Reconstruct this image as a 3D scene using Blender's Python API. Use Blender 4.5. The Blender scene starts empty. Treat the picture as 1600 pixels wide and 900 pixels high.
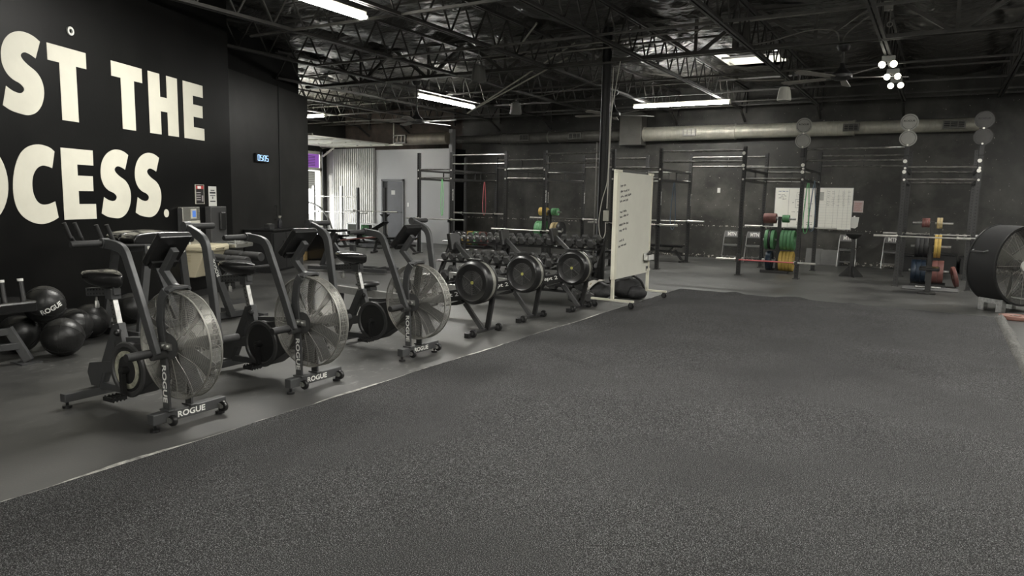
import bpy, math, random
from math import pi, sin, cos, tan, radians, sqrt, atan2, hypot
from mathutils import Vector, Matrix, noise

random.seed(7)
scene = bpy.context.scene
col = scene.collection

# ------------------------------------------------------------------ camera
CAM_H = 1.55
F_PX = 1113.56
YAW, PITCH, ROLL = radians(-30.717), radians(7.159), radians(1.110)
fwd = Vector((sin(YAW) * cos(PITCH), cos(YAW) * cos(PITCH), -sin(PITCH)))
rgt = Vector((cos(YAW), -sin(YAW), 0))
upv = rgt.cross(fwd)
r2 = rgt * cos(ROLL) + upv * sin(ROLL)
u2 = upv * cos(ROLL) - rgt * sin(ROLL)
cam_d = bpy.data.cameras.new('camera')
cam_d.sensor_width = 36.0
cam_d.lens = F_PX / 1600 * 36.0
cam_d.clip_start = 0.05
cam_d.clip_end = 300
cam = bpy.data.objects.new('camera', cam_d)
col.objects.link(cam)
cam.matrix_world = Matrix(((r2.x, u2.x, -fwd.x, 0), (r2.y, u2.y, -fwd.y, 0), (r2.z, u2.z, -fwd.z, CAM_H), (0, 0, 0, 1)))
scene.camera = cam

# ------------------------------------------------------------------ world, exposure
world = bpy.data.worlds.new('overcast_sky')
scene.world = world
world.use_nodes = True
wn = world.node_tree.nodes
wn['Background'].inputs[0].default_value = (0.97, 0.985, 1.0, 1)
wn['Background'].inputs[1].default_value = 6.0
sun_d = bpy.data.lights.new('sun', 'SUN')
sun_d.energy = 9.0
sun_d.angle = radians(20)
sun_d.color = (1.0, 0.97, 0.9)
sun = bpy.data.objects.new('sun', sun_d)
col.objects.link(sun)
sun.rotation_euler = Vector((0.36, 0.88, -0.17)).to_track_quat('-Z', 'Y').to_euler()
scene.view_settings.view_transform = 'Standard'
scene.view_settings.look = 'None'
scene.view_settings.gamma = 1.0
scene.view_settings.use_curve_mapping = False
scene.view_settings.exposure = 0.8
TUBE_W = 75.0        # watts of one twin eight-foot fluorescent fixture
TUBE_E = 42.0        # emission of its tubes
LAMP_COL = (1.0, 0.98, 0.925)

# ------------------------------------------------------------------ materials
MATS = {}
def mat(name, c, rough=0.5, metal=0.0, var=0.0, vscale=8.0, bump=0.0, bscale=60.0, spec=0.5, emit=0.0, alpha=1.0, coat=0.0, rvar=0.0, stretch=(1, 1, 1)):
    if name in MATS:
        return MATS[name]
    m = bpy.data.materials.new(name)
    m.use_nodes = True
    nt = m.node_tree
    b = nt.nodes['Principled BSDF']
    b.inputs['Base Color'].default_value = (*c, 1)
    b.inputs['Roughness'].default_value = rough
    b.inputs['Metallic'].default_value = metal
    b.inputs['Specular IOR Level'].default_value = spec
    b.inputs['Coat Weight'].default_value = coat
    if emit:
        b.inputs['Emission Color'].default_value = (*c, 1)
        b.inputs['Emission Strength'].default_value = emit
    if alpha < 1:
        b.inputs['Alpha'].default_value = alpha
    tc = nt.nodes.new('ShaderNodeTexCoord')
    mp = nt.nodes.new('ShaderNodeMapping')
    mp.inputs['Scale'].default_value = stretch
    nt.links.new(tc.outputs['Object'], mp.inputs['Vector'])
    if var or rvar:
        n = nt.nodes.new('ShaderNodeTexNoise')
        n.inputs['Scale'].default_value = vscale
        n.inputs['Detail'].default_value = 6
        n.inputs['Roughness'].default_value = 0.65
        nt.links.new(mp.outputs[0], n.inputs['Vector'])
        if var:
            r = nt.nodes.new('ShaderNodeValToRGB')
            r.color_ramp.elements[0].position = 0.3
            r.color_ramp.elements[1].position = 0.72
            r.color_ramp.elements[0].color = (*[max(0, x * (1 - var)) for x in c], 1)
            r.color_ramp.elements[1].color = (*[min(1, x * (1 + var)) for x in c], 1)
            nt.links.new(n.outputs['Fac'], r.inputs[0])
            nt.links.new(r.outputs[0], b.inputs['Base Color'])
        if rvar:
            mr = nt.nodes.new('ShaderNodeMapRange')
            mr.inputs['From Min'].default_value = 0.3
            mr.inputs['From Max'].default_value = 0.7
            mr.inputs['To Min'].default_value = max(0.05, rough - rvar)
            mr.inputs['To Max'].default_value = min(1, rough + rvar)
            nt.links.new(n.outputs['Fac'], mr.inputs[0])
            nt.links.new(mr.outputs[0], b.inputs['Roughness'])
    if bump:
        n2 = nt.nodes.new('ShaderNodeTexNoise')
        n2.inputs['Scale'].default_value = bscale
        n2.inputs['Detail'].default_value = 4
        nt.links.new(mp.outputs[0], n2.inputs['Vector'])
        bp = nt.nodes.new('ShaderNodeBump')
        bp.inputs['Strength'].default_value = bump
        bp.inputs['Distance'].default_value = 0.01
        nt.links.new(n2.outputs['Fac'], bp.inputs['Height'])
        nt.links.new(bp.outputs[0], b.inputs['Normal'])
    MATS[name] = m
    return m

M_frame = mat('gunmetal_powder_coat', (0.062, 0.063, 0.064), 0.42, 0.1, 0.12, 12, 0.05, 300)
M_black = mat('black_steel', (0.016, 0.016, 0.016), 0.4, 0.0, 0.2, 10)
M_matte = mat('matte_black', (0.013, 0.013, 0.013), 0.7, 0, 0.2, 10)
M_rubber = mat('black_rubber', (0.022, 0.022, 0.022), 0.62, 0, 0.3, 14, 0.1, 120)
M_plastic = mat('black_plastic', (0.014, 0.014, 0.014), 0.32, 0, 0.15, 20)
M_vinyl = mat('black_vinyl', (0.012, 0.012, 0.012), 0.27, 0, 0.2, 9, coat=0.3)
M_chrome = mat('brushed_steel', (0.48, 0.48, 0.46), 0.38, 0.9, 0.35, 20)
M_steel = mat('bare_bar_steel', (0.62, 0.61, 0.57), 0.34, 0.75, 0.15, 18)
M_alu = mat('pale_aluminium', (0.5, 0.5, 0.48), 0.35, 0.8, 0.1, 20)
M_wire = mat('grille_wire', (0.30, 0.295, 0.27), 0.4, 0.5, 0.1, 20)
M_blade = mat('fan_blade', (0.10, 0.10, 0.097), 0.45, 0.2, 0.2, 8)
M_white = mat('white_letter_paint', (0.80, 0.80, 0.76), 0.55, 0, 0.04, 10)
M_wall_letter = mat('cream_wall_paint', (0.64, 0.62, 0.525), 0.55, 0, 0.05, 3, 0.05, 40)
M_cream = mat('cream_steel', (0.72, 0.70, 0.58), 0.4, 0, 0.04, 6)
M_board = mat('whiteboard', (0.76, 0.75, 0.66), 0.25, 0, 0.05, 2, spec=0.5)
M_ink = mat('marker_ink', (0.03, 0.03, 0.035), 0.6)
M_joist = mat('dark_joist_paint', (0.048, 0.046, 0.043), 0.5, 0.1, 0.3, 6)
M_girder = mat('girder_paint', (0.075, 0.072, 0.066), 0.5, 0.1, 0.3, 5)
M_conduit = mat('grey_conduit', (0.22, 0.215, 0.2), 0.4, 0.4, 0.1, 8)
M_duct = mat('galvanised_duct', (0.42, 0.41, 0.35), 0.45, 0.3, 0.25, 3, 0.05, 30)
M_ductdark = mat('dark_painted_duct', (0.10, 0.097, 0.087), 0.42, 0.2, 0.25, 3, 0.05, 30)
M_green = mat('green_bumper', (0.11, 0.28, 0.13), 0.5, 0, 0.2, 15)
M_yellow = mat('yellow_bumper', (0.52, 0.36, 0.09), 0.5, 0, 0.2, 15)
M_red = mat('red_bumper', (0.19, 0.08, 0.07), 0.5, 0, 0.2, 15)
M_blue = mat('blue_bumper', (0.014, 0.024, 0.04), 0.35, 0, 0.2, 15)
M_bplate = mat('black_bumper', (0.02, 0.02, 0.02), 0.5, 0, 0.2, 15)
M_tan = mat('tan_plate', (0.50, 0.40, 0.22), 0.55, 0, 0.25, 15)
M_ply = mat('plywood', (0.62, 0.44, 0.20), 0.6, 0, 0.2, 6, stretch=(1, 1, 12))
M_beige = mat('beige_plastic', (0.50, 0.45, 0.32), 0.5, 0, 0.06, 5)
M_stain = mat('stainless', (0.55, 0.545, 0.50), 0.25, 0.85, 0.1, 10)
M_dgrey = mat('dark_grey_plastic', (0.05, 0.05, 0.05), 0.4, 0, 0.1, 10)
M_tube = mat('lit_fluorescent_tube', (1.0, 0.98, 0.91), 0.5, emit=TUBE_E)
M_fixt = mat('white_fixture_enamel', (0.45, 0.44, 0.38), 0.4, 0, 0.05, 6)
M_hex = mat('hex_rubber', (0.045, 0.045, 0.044), 0.5, 0, 0.25, 25, 0.1, 150)

# ------------------------------------------------------------------ mesh builder
class MB:
    def __init__(s):
        s.v = []
        s.f = []
    def mark(s):
        return len(s.v)
    def xf(s, i, m):
        for k in range(i, len(s.v)):
            s.v[k] = m @ s.v[k]
        return s
    def box(s, c, d, m=None):
        i = len(s.v)
        x, y, z = d[0] / 2, d[1] / 2, d[2] / 2
        for a in (-x, x):
            for b in (-y, y):
                for e in (-z, z):
                    p = Vector((a, b, e))
                    if m is not None:
                        p = m @ p
                    s.v.append(p + Vector(c))
        for q in ((0, 1, 3, 2), (4, 6, 7, 5), (0, 4, 5, 1), (2, 3, 7, 6), (0, 2, 6, 4), (1, 5, 7, 3)):
            s.f.append([i + k for k in q])
        return s
    def b2(s, x0, x1, y0, y1, z0, z1):
        return s.box(((x0 + x1) / 2, (y0 + y1) / 2, (z0 + z1) / 2), (abs(x1 - x0), abs(y1 - y0), abs(z1 - z0)))
    def beam(s, p0, p1, w, h, up=(0, 0, 1)):
        p0, p1 = Vector(p0), Vector(p1)
        d = (p1 - p0).normalized()
        u = Vector(up)
        if abs(d.dot(u)) > 0.999:
            u = Vector((1, 0, 0))
        a = d.cross(u).normalized()
        b = a.cross(d).normalized()
        i = len(s.v)
        for p in (p0, p1):
            for sa, sb in ((-1, -1), (1, -1), (1, 1), (-1, 1)):
                s.v.append(p + a * (sa * w / 2) + b * (sb * h / 2))
        s.f += [[i + 3, i + 2, i + 1, i], [i + 4, i + 5, i + 6, i + 7]]
        for k in range(4):
            l = (k + 1) % 4
            s.f.append([i + k, i + l, i + 4 + l, i + 4 + k])
        return s
    def rtube(s, path, side, w, h):
        """rectangular tube along a planar path; side is the fixed direction of its width"""
        P = [Vector(p) for p in path]
        sd = Vector(side).normalized()
        i = len(s.v)
        n = len(P)
        for k in range(n):
            t = Vector((0, 0, 0))
            if k > 0:
                t += (P[k] - P[k - 1]).normalized()
            if k < n - 1:
                t += (P[k + 1] - P[k]).normalized()
            t.normalize()
            nn = sd.cross(t).normalized()
            sc = 1.0
            if 0 < k < n - 1:
                sc = 1 / max(0.5, t.dot((P[k] - P[k - 1]).normalized()))
            for sa, sb in ((-1, -1), (1, -1), (1, 1), (-1, 1)):
                s.v.append(P[k] + sd * (sa * w / 2) + nn * (sb * h * sc / 2))
        for k in range(n - 1):
            a, b = i + 4 * k, i + 4 * k + 4
            for q in range(4):
                r = (q + 1) % 4
                s.f.append([a + q, a + r, b + r, b + q])
        s.f.append([i + 3, i + 2, i + 1, i])
        e = i + 4 * (n - 1)
        s.f.append([e, e + 1, e + 2, e + 3])
        return s
    def cyl(s, p0, p1, r, n=12, r1=None, caps=True):
        p0, p1 = Vector(p0), Vector(p1)
        r1 = r if r1 is None else r1
        d = (p1 - p0).normalized()
        a = d.orthogonal().normalized()
        b = d.cross(a)
        i = len(s.v)
        for p, rr in ((p0, r), (p1, r1)):
            for k in range(n):
                t = 2 * pi * k / n
                s.v.append(p + a * (rr * cos(t)) + b * (rr * sin(t)))
        for k in range(n):
            l = (k + 1) % n
            s.f.append([i + k, i + l, i + n + l, i + n + k])
        if caps:
            s.f.append([i + k for k in reversed(range(n))])
            s.f.append([i + n + k for k in range(n)])
        return s
    def tube(s, path, r, n=8, closed=False):
        P = [Vector(p) for p in path]
        N = len(P)
        i = len(s.v)
        prev = None
        for k in range(N):
            if closed:
                t = (P[(k + 1) % N] - P[k - 1]).normalized()
            else:
                t = (P[min(k + 1, N - 1)] - P[max(k - 1, 0)]).normalized()
            if prev is None:
                a = t.orthogonal().normalized()
            else:
                a = (prev - t * prev.dot(t))
                a = a.normalized() if a.length > 1e-6 else t.orthogonal().normalized()
            prev = a
            b = t.cross(a)
            rr = r[k] if isinstance(r, (list, tuple)) else r
            for q in range(n):
                th = 2 * pi * q / n
                s.v.append(P[k] + a * (rr * cos(th)) + b * (rr * sin(th)))
        for k in range(N if closed else N - 1):
            a0, b0 = i + n * k, i + n * ((k + 1) % N)
            for q in range(n):
                l = (q + 1) % n
                s.f.append([a0 + q, a0 + l, b0 + l, b0 + q])
        if not closed:
            s.f.append([i + q for q in reversed(range(n))])
            s.f.append([i + n * (N - 1) + q for q in range(n)])
        return s
    def lathe(s, prof, n=24, c=(0, 0, 0), axis='z', closed=False):
        """profile [(r, t)] turned about axis through c"""
        i = len(s.v)
        cc = Vector(c)
        m = len(prof)
        for (r, t) in prof:
            for k in range(n):
                th = 2 * pi * k / n
                if axis == 'z':
                    p = Vector((r * cos(th), r * sin(th), t))
                elif axis == 'y':
                    p = Vector((r * cos(th), t, r * sin(th)))
                else:
                    p = Vector((t, r * cos(th), r * sin(th)))
                s.v.append(cc + p)
        for j in range(m if closed else m - 1):
            a, b = i + n * j, i + n * ((j + 1) % m)
            for k in range(n):
                l = (k + 1) % n
                s.f.append([a + k, a + l, b + l, b + k])
        if not closed:
            if prof[0][0] > 1e-5:
                s.f.append([i + k for k in reversed(range(n))])
            if prof[-1][0] > 1e-5:
                s.f.append([i + n * (m - 1) + k for k in range(n)])
        return s
    def prism(s, poly, t0, t1, plane='xz'):
        i = len(s.v)
        n = len(poly)
        for t in (t0, t1):
            for (a, b) in poly:
                s.v.append(Vector((a, t, b)) if plane == 'xz' else Vector((a, b, t)) if plane == 'xy' else Vector((t, a, b)))
        s.f.append([i + k for k in range(n)])
        s.f.append([i + n + k for k in reversed(range(n))])
        for k in range(n):
            l = (k + 1) % n
            s.f.append([i + k, i + n + k, i + n + l, i + l])
        return s
    def sphere(s, c, r, nu=20, nv=12, sc=(1, 1, 1)):
        prof = [(max(r * sin(pi * k / nv), 0), -r * cos(pi * k / nv)) for k in range(nv + 1)]
        i = len(s.v)
        s.lathe(prof, nu)
        for k in range(i, len(s.v)):
            p = s.v[k]
            s.v[k] = Vector((p.x * sc[0] + c[0], p.y * sc[1] + c[1], p.z * sc[2] + c[2]))
        return s
    def mesh(s, name, material, smooth=None):
        me = bpy.data.meshes.new(name)
        me.from_pydata([tuple(p) for p in s.v], [], s.f)
        me.validate()
        me.update()
        import bmesh
        bm = bmesh.new()
        bm.from_mesh(me)
        bmesh.ops.recalc_face_normals(bm, faces=bm.faces)
        bm.to_mesh(me)
        bm.free()
        if smooth:
            me.polygons.foreach_set('use_smooth', [True] * len(me.polygons))
            me.set_sharp_from_angle(angle=radians(smooth if smooth is not True else 40))
        me.materials.append(material)
        return me
    def build(s, name, material, parent=None, smooth=None, label=None, bevel=0):
        o = bpy.data.objects.new(name, s.mesh(name, material, smooth))
        col.objects.link(o)
        if parent:
            o.parent = parent
        if label:
            o['label'] = label
        if bevel:
            bv = o.modifiers.new('bevel', 'BEVEL')
            bv.width = bevel
            bv.segments = 2
            bv.limit_method = 'ANGLE'
        return o

def link_mesh(name, me, parent=None, m=None):
    o = bpy.data.objects.new(name, me)
    col.objects.link(o)
    if parent:
        o.parent = parent
    if m is not None:
        o.matrix_local = m
    return o

def thing(name, label, cat, loc=(0, 0, 0), rz=0, group=None):
    o = bpy.data.objects.new(name, None)
    o.empty_display_size = 0.1
    col.objects.link(o)
    o.location = loc
    o.rotation_euler = (0, 0, rz)
    return tag(o, label, cat, group)

def tag(o, label=None, cat=None, group=None, kind=None):
    if label: o['label'] = label
    if cat: o['category'] = cat
    if group: o['group'] = group
    if kind: o['kind'] = kind
    return o

def struct(o, label=None):
    o['kind'] = 'structure'
    if label: o['label'] = label
    return o

def copy_tree(o, loc=None, rz=None, label=None, parent=None):
    c = o.copy()
    col.objects.link(c)
    if parent is not None:
        c.parent = parent
    if loc is not None: c.location = loc
    if rz is not None: c.rotation_euler = (0, 0, rz)
    if label: c['label'] = label
    for ch in list(o.children):
        copy_tree(ch, parent=c)
    return c

def cat_rom(pts, n=6, closed=False):
    P = [Vector(p) for p in pts]
    out = []
    N = len(P)
    rng = range(N if closed else N - 1)
    for k in rng:
        if closed:
            a, b, c, d = P[k - 1], P[k], P[(k + 1) % N], P[(k + 2) % N]
        else:
            b, c = P[k], P[k + 1]
            a = P[k - 1] if k > 0 else b + (b - c)
            d = P[k + 2] if k + 2 < N else c + (c - b)
        for j in range(n):
            t = j / n
            out.append(0.5 * ((2 * b) + (c - a) * t + (2 * a - 5 * b + 4 * c - d) * t * t + (3 * b - a - 3 * c + d) * t ** 3))
    if not closed:
        out.append(P[-1])
    return out

_txt = {}
def text_mesh(s, bold=0.0, ext=0.004, shear=0.0):
    key = (s, bold, ext, shear)
    if key not in _txt:
        cu = bpy.data.curves.new('lettering', 'FONT')
        cu.body = s
        cu.size = 1.0
        cu.align_x = 'CENTER'
        cu.align_y = 'CENTER'
        cu.offset = bold
        cu.shear = shear
        cu.extrude = 0.0
        cu.resolution_u = 3
        o = bpy.data.objects.new('lettering', cu)
        col.objects.link(o)
        dg = bpy.context.evaluated_depsgraph_get()
        me = bpy.data.meshes.new_from_object(o.evaluated_get(dg))
        bpy.data.objects.remove(o)
        xs = [v.co.x for v in me.vertices]
        ys = [v.co.y for v in me.vertices]
        cx, cy, h = (min(xs) + max(xs)) / 2, (min(ys) + max(ys)) / 2, max(ys) - min(ys)
        w = max(xs) - min(xs)
        for v in me.vertices:
            v.co.x = (v.co.x - cx) / w
            v.co.y = (v.co.y - cy) / h
        _txt[key] = me
    return _txt[key]

def lettering(s, parent, material, c, xdir, ydir, w, h, bold=0.02, name='lettering'):
    me = text_mesh(s, bold).copy()
    me.materials.clear()
    me.materials.append(material)
    X, Y = Vector(xdir).normalized(), Vector(ydir).normalized()
    Z = X.cross(Y)
    m = Matrix(((X.x * w, Y.x * h, Z.x, c[0]), (X.y * w, Y.y * h, Z.y, c[1]), (X.z * w, Y.z * h, Z.z, c[2]), (0, 0, 0, 1)))
    me.transform(m)
    o = bpy.data.objects.new(name, me)
    col.objects.link(o)
    o.parent = parent
    return o

def scribble(parent, material, c, xdir, ydir, w, h, seed, th=0.007, name='handwriting'):
    """an illegible line of marker handwriting"""
    rs = random.Random(seed)
    X, Y = Vector(xdir).normalized(), Vector(ydir).normalized()
    Z = X.cross(Y)
    mb = MB()
    x = 0.0
    cc = Vector(c)
    while x < w:
        ww = min(h * rs.uniform(1.6, 3.4), w - x)
        pts = []
        n = max(3, int(ww / (h * 0.28)))
        for k in range(n + 1):
            pts.append(cc + X * (x + ww * k / n) + Y * (h * (rs.uniform(0.0, 0.35) if k % 2 else rs.uniform(0.5, 1.0))))
        for a, b in zip(pts[:-1], pts[1:]):
            mb.beam(a, b, th, 0.001, Z)
        x += ww + h * 0.7
    return mb.build(name, material, parent)

ORD = ['first', 'second', 'third', 'fourth', 'fifth', 'sixth', 'seventh', 'eighth', 'ninth', 'tenth', 'eleventh', 'twelfth', 'thirteenth', 'fourteenth', 'fifteenth', 'sixteenth', 'seventeenth', 'eighteenth', 'nineteenth', 'twentieth', 'twenty-first', 'twenty-second']

# ================================================================== STRUCTURE
def nodes_mat(name):
    m = bpy.data.materials.new(name)
    m.use_nodes = True
    return m, m.node_tree, m.node_tree.nodes['Principled BSDF']

def wall_paint(name, base, scuff, chips=False, scuff_pos=(0.45, 0.8), rough=0.45, spec=0.3):
    m, nt, b = nodes_mat(name)
    N, L = nt.nodes.new, nt.links.new
    tc = N('ShaderNodeTexCoord')
    n1 = N('ShaderNodeTexNoise'); n1.inputs['Scale'].default_value = 0.9; n1.inputs['Detail'].default_value = 9; n1.inputs['Roughness'].default_value = 0.62
    L(tc.outputs['Object'], n1.inputs['Vector'])
    r = N('ShaderNodeValToRGB')
    r.color_ramp.elements[0].position, r.color_ramp.elements[1].position = scuff_pos
    r.color_ramp.elements[0].color = (*base, 1)
    r.color_ramp.elements[1].color = (*scuff, 1)
    L(n1.outputs['Fac'], r.inputs[0])
    outc = r.outputs[0]
    if chips:
        # paint chips: sparse small specks, thicker along the old chair-rail line and the base
        n2 = N('ShaderNodeTexNoise'); n2.inputs['Scale'].default_value = 17.0; n2.inputs['Detail'].default_value = 3; n2.inputs['Roughness'].default_value = 0.7
        L(tc.outputs['Object'], n2.inputs['Vector'])
        sx = N('ShaderNodeSeparateXYZ'); L(tc.outputs['Object'], sx.inputs[0])
        def band(z0, w):
            a = N('ShaderNodeMath'); a.operation = 'SUBTRACT'; L(sx.outputs['Z'], a.inputs[0]); a.inputs[1].default_value = z0
            c = N('ShaderNodeMath'); c.operation = 'ABSOLUTE'; L(a.outputs[0], c.inputs[0])
            d = N('ShaderNodeMapRange'); L(c.outputs[0], d.inputs[0]); d.inputs[1].default_value = 0; d.inputs[2].default_value = w; d.inputs[3].default_value = 1; d.inputs[4].default_value = 0
            return d.outputs[0]
        s = N('ShaderNodeMath'); s.operation = 'MAXIMUM'; L(band(0.90, 0.035), s.inputs[0]); L(band(0.06, 0.09), s.inputs[1])
        t = N('ShaderNodeMath'); t.operation = 'MULTIPLY_ADD'; L(s.outputs[0], t.inputs[0]); t.inputs[1].default_value = 0.17; L(n2.outputs['Fac'], t.inputs[2])
        g = N('ShaderNodeMath'); g.operation = 'GREATER_THAN'; L(t.outputs[0], g.inputs[0]); g.inputs[1].default_value = 0.71
        mx = N('ShaderNodeMix'); mx.data_type = 'RGBA'; L(g.outputs[0], mx.inputs[0]); L(outc, mx.inputs[6]); mx.inputs[7].default_value = (0.45, 0.43, 0.38, 1)
        outc = mx.outputs[2]
    L(outc, b.inputs['Base Color'])
    n3 = N('ShaderNodeTexNoise'); n3.inputs['Scale'].default_value = 30; n3.inputs['Detail'].default_value = 5
    L(tc.outputs['Object'], n3.inputs['Vector'])
    bp = N('ShaderNodeBump'); bp.inputs['Strength'].default_value = 0.08; bp.inputs['Distance'].default_value = 0.01
    L(n3.outputs['Fac'], bp.inputs['Height']); L(bp.outputs[0], b.inputs['Normal'])
    b.inputs['Roughness'].default_value = rough
    b.inputs['Specular IOR Level'].default_value = spec
    return m

M_wall = wall_paint('black_wall_paint', (0.0028, 0.0028, 0.0027), (0.007, 0.0069, 0.0064), spec=0.15)
M_wall2 = wall_paint('charcoal_wall_paint', (0.020, 0.0198, 0.0188), (0.042, 0.041, 0.038))
M_back = wall_paint('scuffed_black_wall', (0.033, 0.0325, 0.030), (0.105, 0.103, 0.092), True, (0.43, 0.76))
M_grey = wall_paint('grey_wall_paint', (0.41, 0.41, 0.405), (0.45, 0.45, 0.445))

# ---- rubber floor
def floor_mat():
    m, nt, b = nodes_mat('scuffed_rubber_floor')
    N, L = nt.nodes.new, nt.links.new
    tc = N('ShaderNodeTexCoord')
    n1 = N('ShaderNodeTexNoise'); n1.inputs['Scale'].default_value = 0.8; n1.inputs['Detail'].default_value = 8; n1.inputs['Roughness'].default_value = 0.6
    L(tc.outputs['Object'], n1.inputs['Vector'])
    r = N('ShaderNodeValToRGB')
    r.color_ramp.elements[0].position, r.color_ramp.elements[1].position = 0.32, 0.75
    r.color_ramp.elements[0].color = (0.032, 0.032, 0.031, 1)
    r.color_ramp.elements[1].color = (0.115, 0.114, 0.107, 1)
    L(n1.outputs['Fac'], r.inputs[0])
    # chalk-dust scuffs: thin patches
    n2 = N('ShaderNodeTexNoise'); n2.inputs['Scale'].default_value = 14; n2.inputs['Detail'].default_value = 5; n2.inputs['Roughness'].default_value = 0.7
    mp = N('ShaderNodeMapping'); mp.inputs['Scale'].default_value = (1, 0.55, 1); mp.inputs['Rotation'].default_value = (0, 0, 0.4)
    L(tc.outputs['Object'], mp.inputs['Vector']); L(mp.outputs[0], n2.inputs['Vector'])
    n4 = N('ShaderNodeTexNoise'); n4.inputs['Scale'].default_value = 1.3; n4.inputs['Detail'].default_value = 3
    L(tc.outputs['Object'], n4.inputs['Vector'])
    a = N('ShaderNodeMapRange'); a.inputs[1].default_value = 0.54; a.inputs[2].default_value = 0.70; L(n2.outputs['Fac'], a.inputs[0])
    c = N('ShaderNodeMapRange'); c.inputs[1].default_value = 0.50; c.inputs[2].default_value = 0.66; L(n4.outputs['Fac'], c.inputs[0])
    p = N('ShaderNodeMath'); p.operation = 'MULTIPLY'; L(a.outputs[0], p.inputs[0]); L(c.outputs[0], p.inputs[1])
    q = N('ShaderNodeMath'); q.operation = 'MULTIPLY'; L(p.outputs[0], q.inputs[0]); q.inputs[1].default_value = 0.85
    mx = N('ShaderNodeMix'); mx.data_type = 'RGBA'; L(q.outputs[0], mx.inputs[0]); L(r.outputs[0], mx.inputs[6]); mx.inputs[7].default_value = (0.22, 0.22, 0.205, 1)
    L(mx.outputs[2], b.inputs['Base Color'])
    mr = N('ShaderNodeMapRange'); mr.inputs[1].default_value = 0.3; mr.inputs[2].default_value = 0.7; mr.inputs[3].default_value = 0.36; mr.inputs[4].default_value = 0.56
    L(n1.outputs['Fac'], mr.inputs[0]); L(mr.outputs[0], b.inputs['Roughness'])
    n3 = N('ShaderNodeTexNoise'); n3.inputs['Scale'].default_value = 90; n3.inputs['Detail'].default_value = 3
    L(tc.outputs['Object'], n3.inputs['Vector'])
    bp = N('ShaderNodeBump'); bp.inputs['Strength'].default_value = 0.12; bp.inputs['Distance'].default_value = 0.005
    L(n3.outputs['Fac'], bp.inputs['Height']); L(bp.outputs[0], b.inputs['Normal'])
    return m
M_floor = floor_mat()
fb = MB().b2(-19.7, 5.2, -6.2, 20.3, -0.1, 0.0)
struct(fb.build('floor', M_floor), 'dark scuffed rubber gym floor')

# ---- left wall with the lettering: local x runs toward the camera, local y out into the room
PH = radians(-23)
PW = Vector((-9.85, 7.65, 0))
UW = Vector((-sin(PH), -cos(PH), 0))
WALL_RZ = atan2(UW.y, UW.x)
wl = MB().b2(0, 15.2, -0.3, 0, 0, 4.9).build('wall_left', M_wall)
wl.location = PW
wl.rotation_euler = (0, 0, WALL_RZ)
struct(wl, 'black wall with cream slogan letters')
bb = MB().b2(0.0, 15.2, 0.0, 0.015, 0, 0.10)
tr = bb.build('baseboard_left', M_matte); tr.location = PW; tr.rotation_euler = (0, 0, WALL_RZ)
struct(tr, 'black rubber base strip under the lettered wall')

S_OUT = [[(0.52, 0.787), (0.438, 0.824), (0.34, 0.841), (0.241, 0.832), (0.143, 0.79), (0.069, 0.724), (0.023, 0.64), (0.006, 0.55), (0.017, 0.465), (0.063, 0.386), (0.137, 0.335), (0.215, 0.31), (0.261, 0.278), (0.268, 0.248), (0.24, 0.218), (0.19, 0.209), (0.127, 0.22), (0.082, 0.238), (0.043, 0.258)],
         [(-0.01, 0.062), (0.08, 0.023), (0.189, 0.003), (0.304, -0.002), (0.408, 0.036), (0.484, 0.112), (0.527, 0.212), (0.534, 0.306), (0.506, 0.395), (0.443, 0.464), (0.346, 0.512), (0.283, 0.552), (0.254, 0.59), (0.273, 0.622), (0.323, 0.637), (0.388, 0.624), (0.447, 0.601)]]
C_OUT = [[(0.602, 0.75), (0.526, 0.792), (0.387, 0.811), (0.248, 0.779), (0.143, 0.706), (0.069, 0.585), (0.024, 0.428), (0.017, 0.271), (0.048, 0.141), (0.122, 0.047), (0.251, -0.018), (0.389, -0.036), (0.517, -0.009), (0.605, 0.028)],
         [(0.57, 0.206), (0.477, 0.178), (0.388, 0.173), (0.321, 0.206), (0.276, 0.287), (0.267, 0.394), (0.292, 0.489), (0.349, 0.559), (0.421, 0.589), (0.492, 0.584), (0.555, 0.568)]]
def outline(chains):
    out = []
    for ch in chains:
        out += [(p.x, p.y) for p in cat_rom([(a, b, 0) for a, b in ch], 4)]
    return out
GL = {
    'S': [outline(S_OUT)], 'C': [outline(C_OUT)],
    'T': [[(0, .8), (0, .62), (.165, .62), (.165, 0), (.415, 0), (.415, .62), (.58, .62), (.58, .8)]],
    'H': [[(0, 0), (0, .8), (.245, .8), (.245, .50), (.395, .50), (.395, .8), (.64, .8), (.64, 0), (.395, 0), (.395, .31), (.245, .31), (.245, 0)]],
    'E': [[(0, 0), (0, .8), (.50, .8), (.50, .625), (.24, .625), (.24, .50), (.48, .50), (.48, .325), (.24, .325), (.24, .175), (.51, .175), (.51, 0)]],
}
arc = lambda cx, cy, rx, ry, a0, a1, n: [(cx + rx * cos(radians(a0 + (a1 - a0) * k / n)), cy + ry * sin(radians(a0 + (a1 - a0) * k / n))) for k in range(n + 1)]
GL['U'] = [[(0, .8), (.245, .8)] + [(.245, .27)] + arc(.33, .25, .085, .09, 180, 360, 8) + [(.415, .8), (.66, .8)] + arc(.33, .26, .33, .28, 0, -180, 16)]
GL['O'] = None
RING = lambda rx0, ry0, rx1, ry1, cx, cy: (arc(cx, cy, rx0, ry0, 0, 360, 40)[:-1], arc(cx, cy, rx1, ry1, 0, 360, 40)[:-1])
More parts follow.
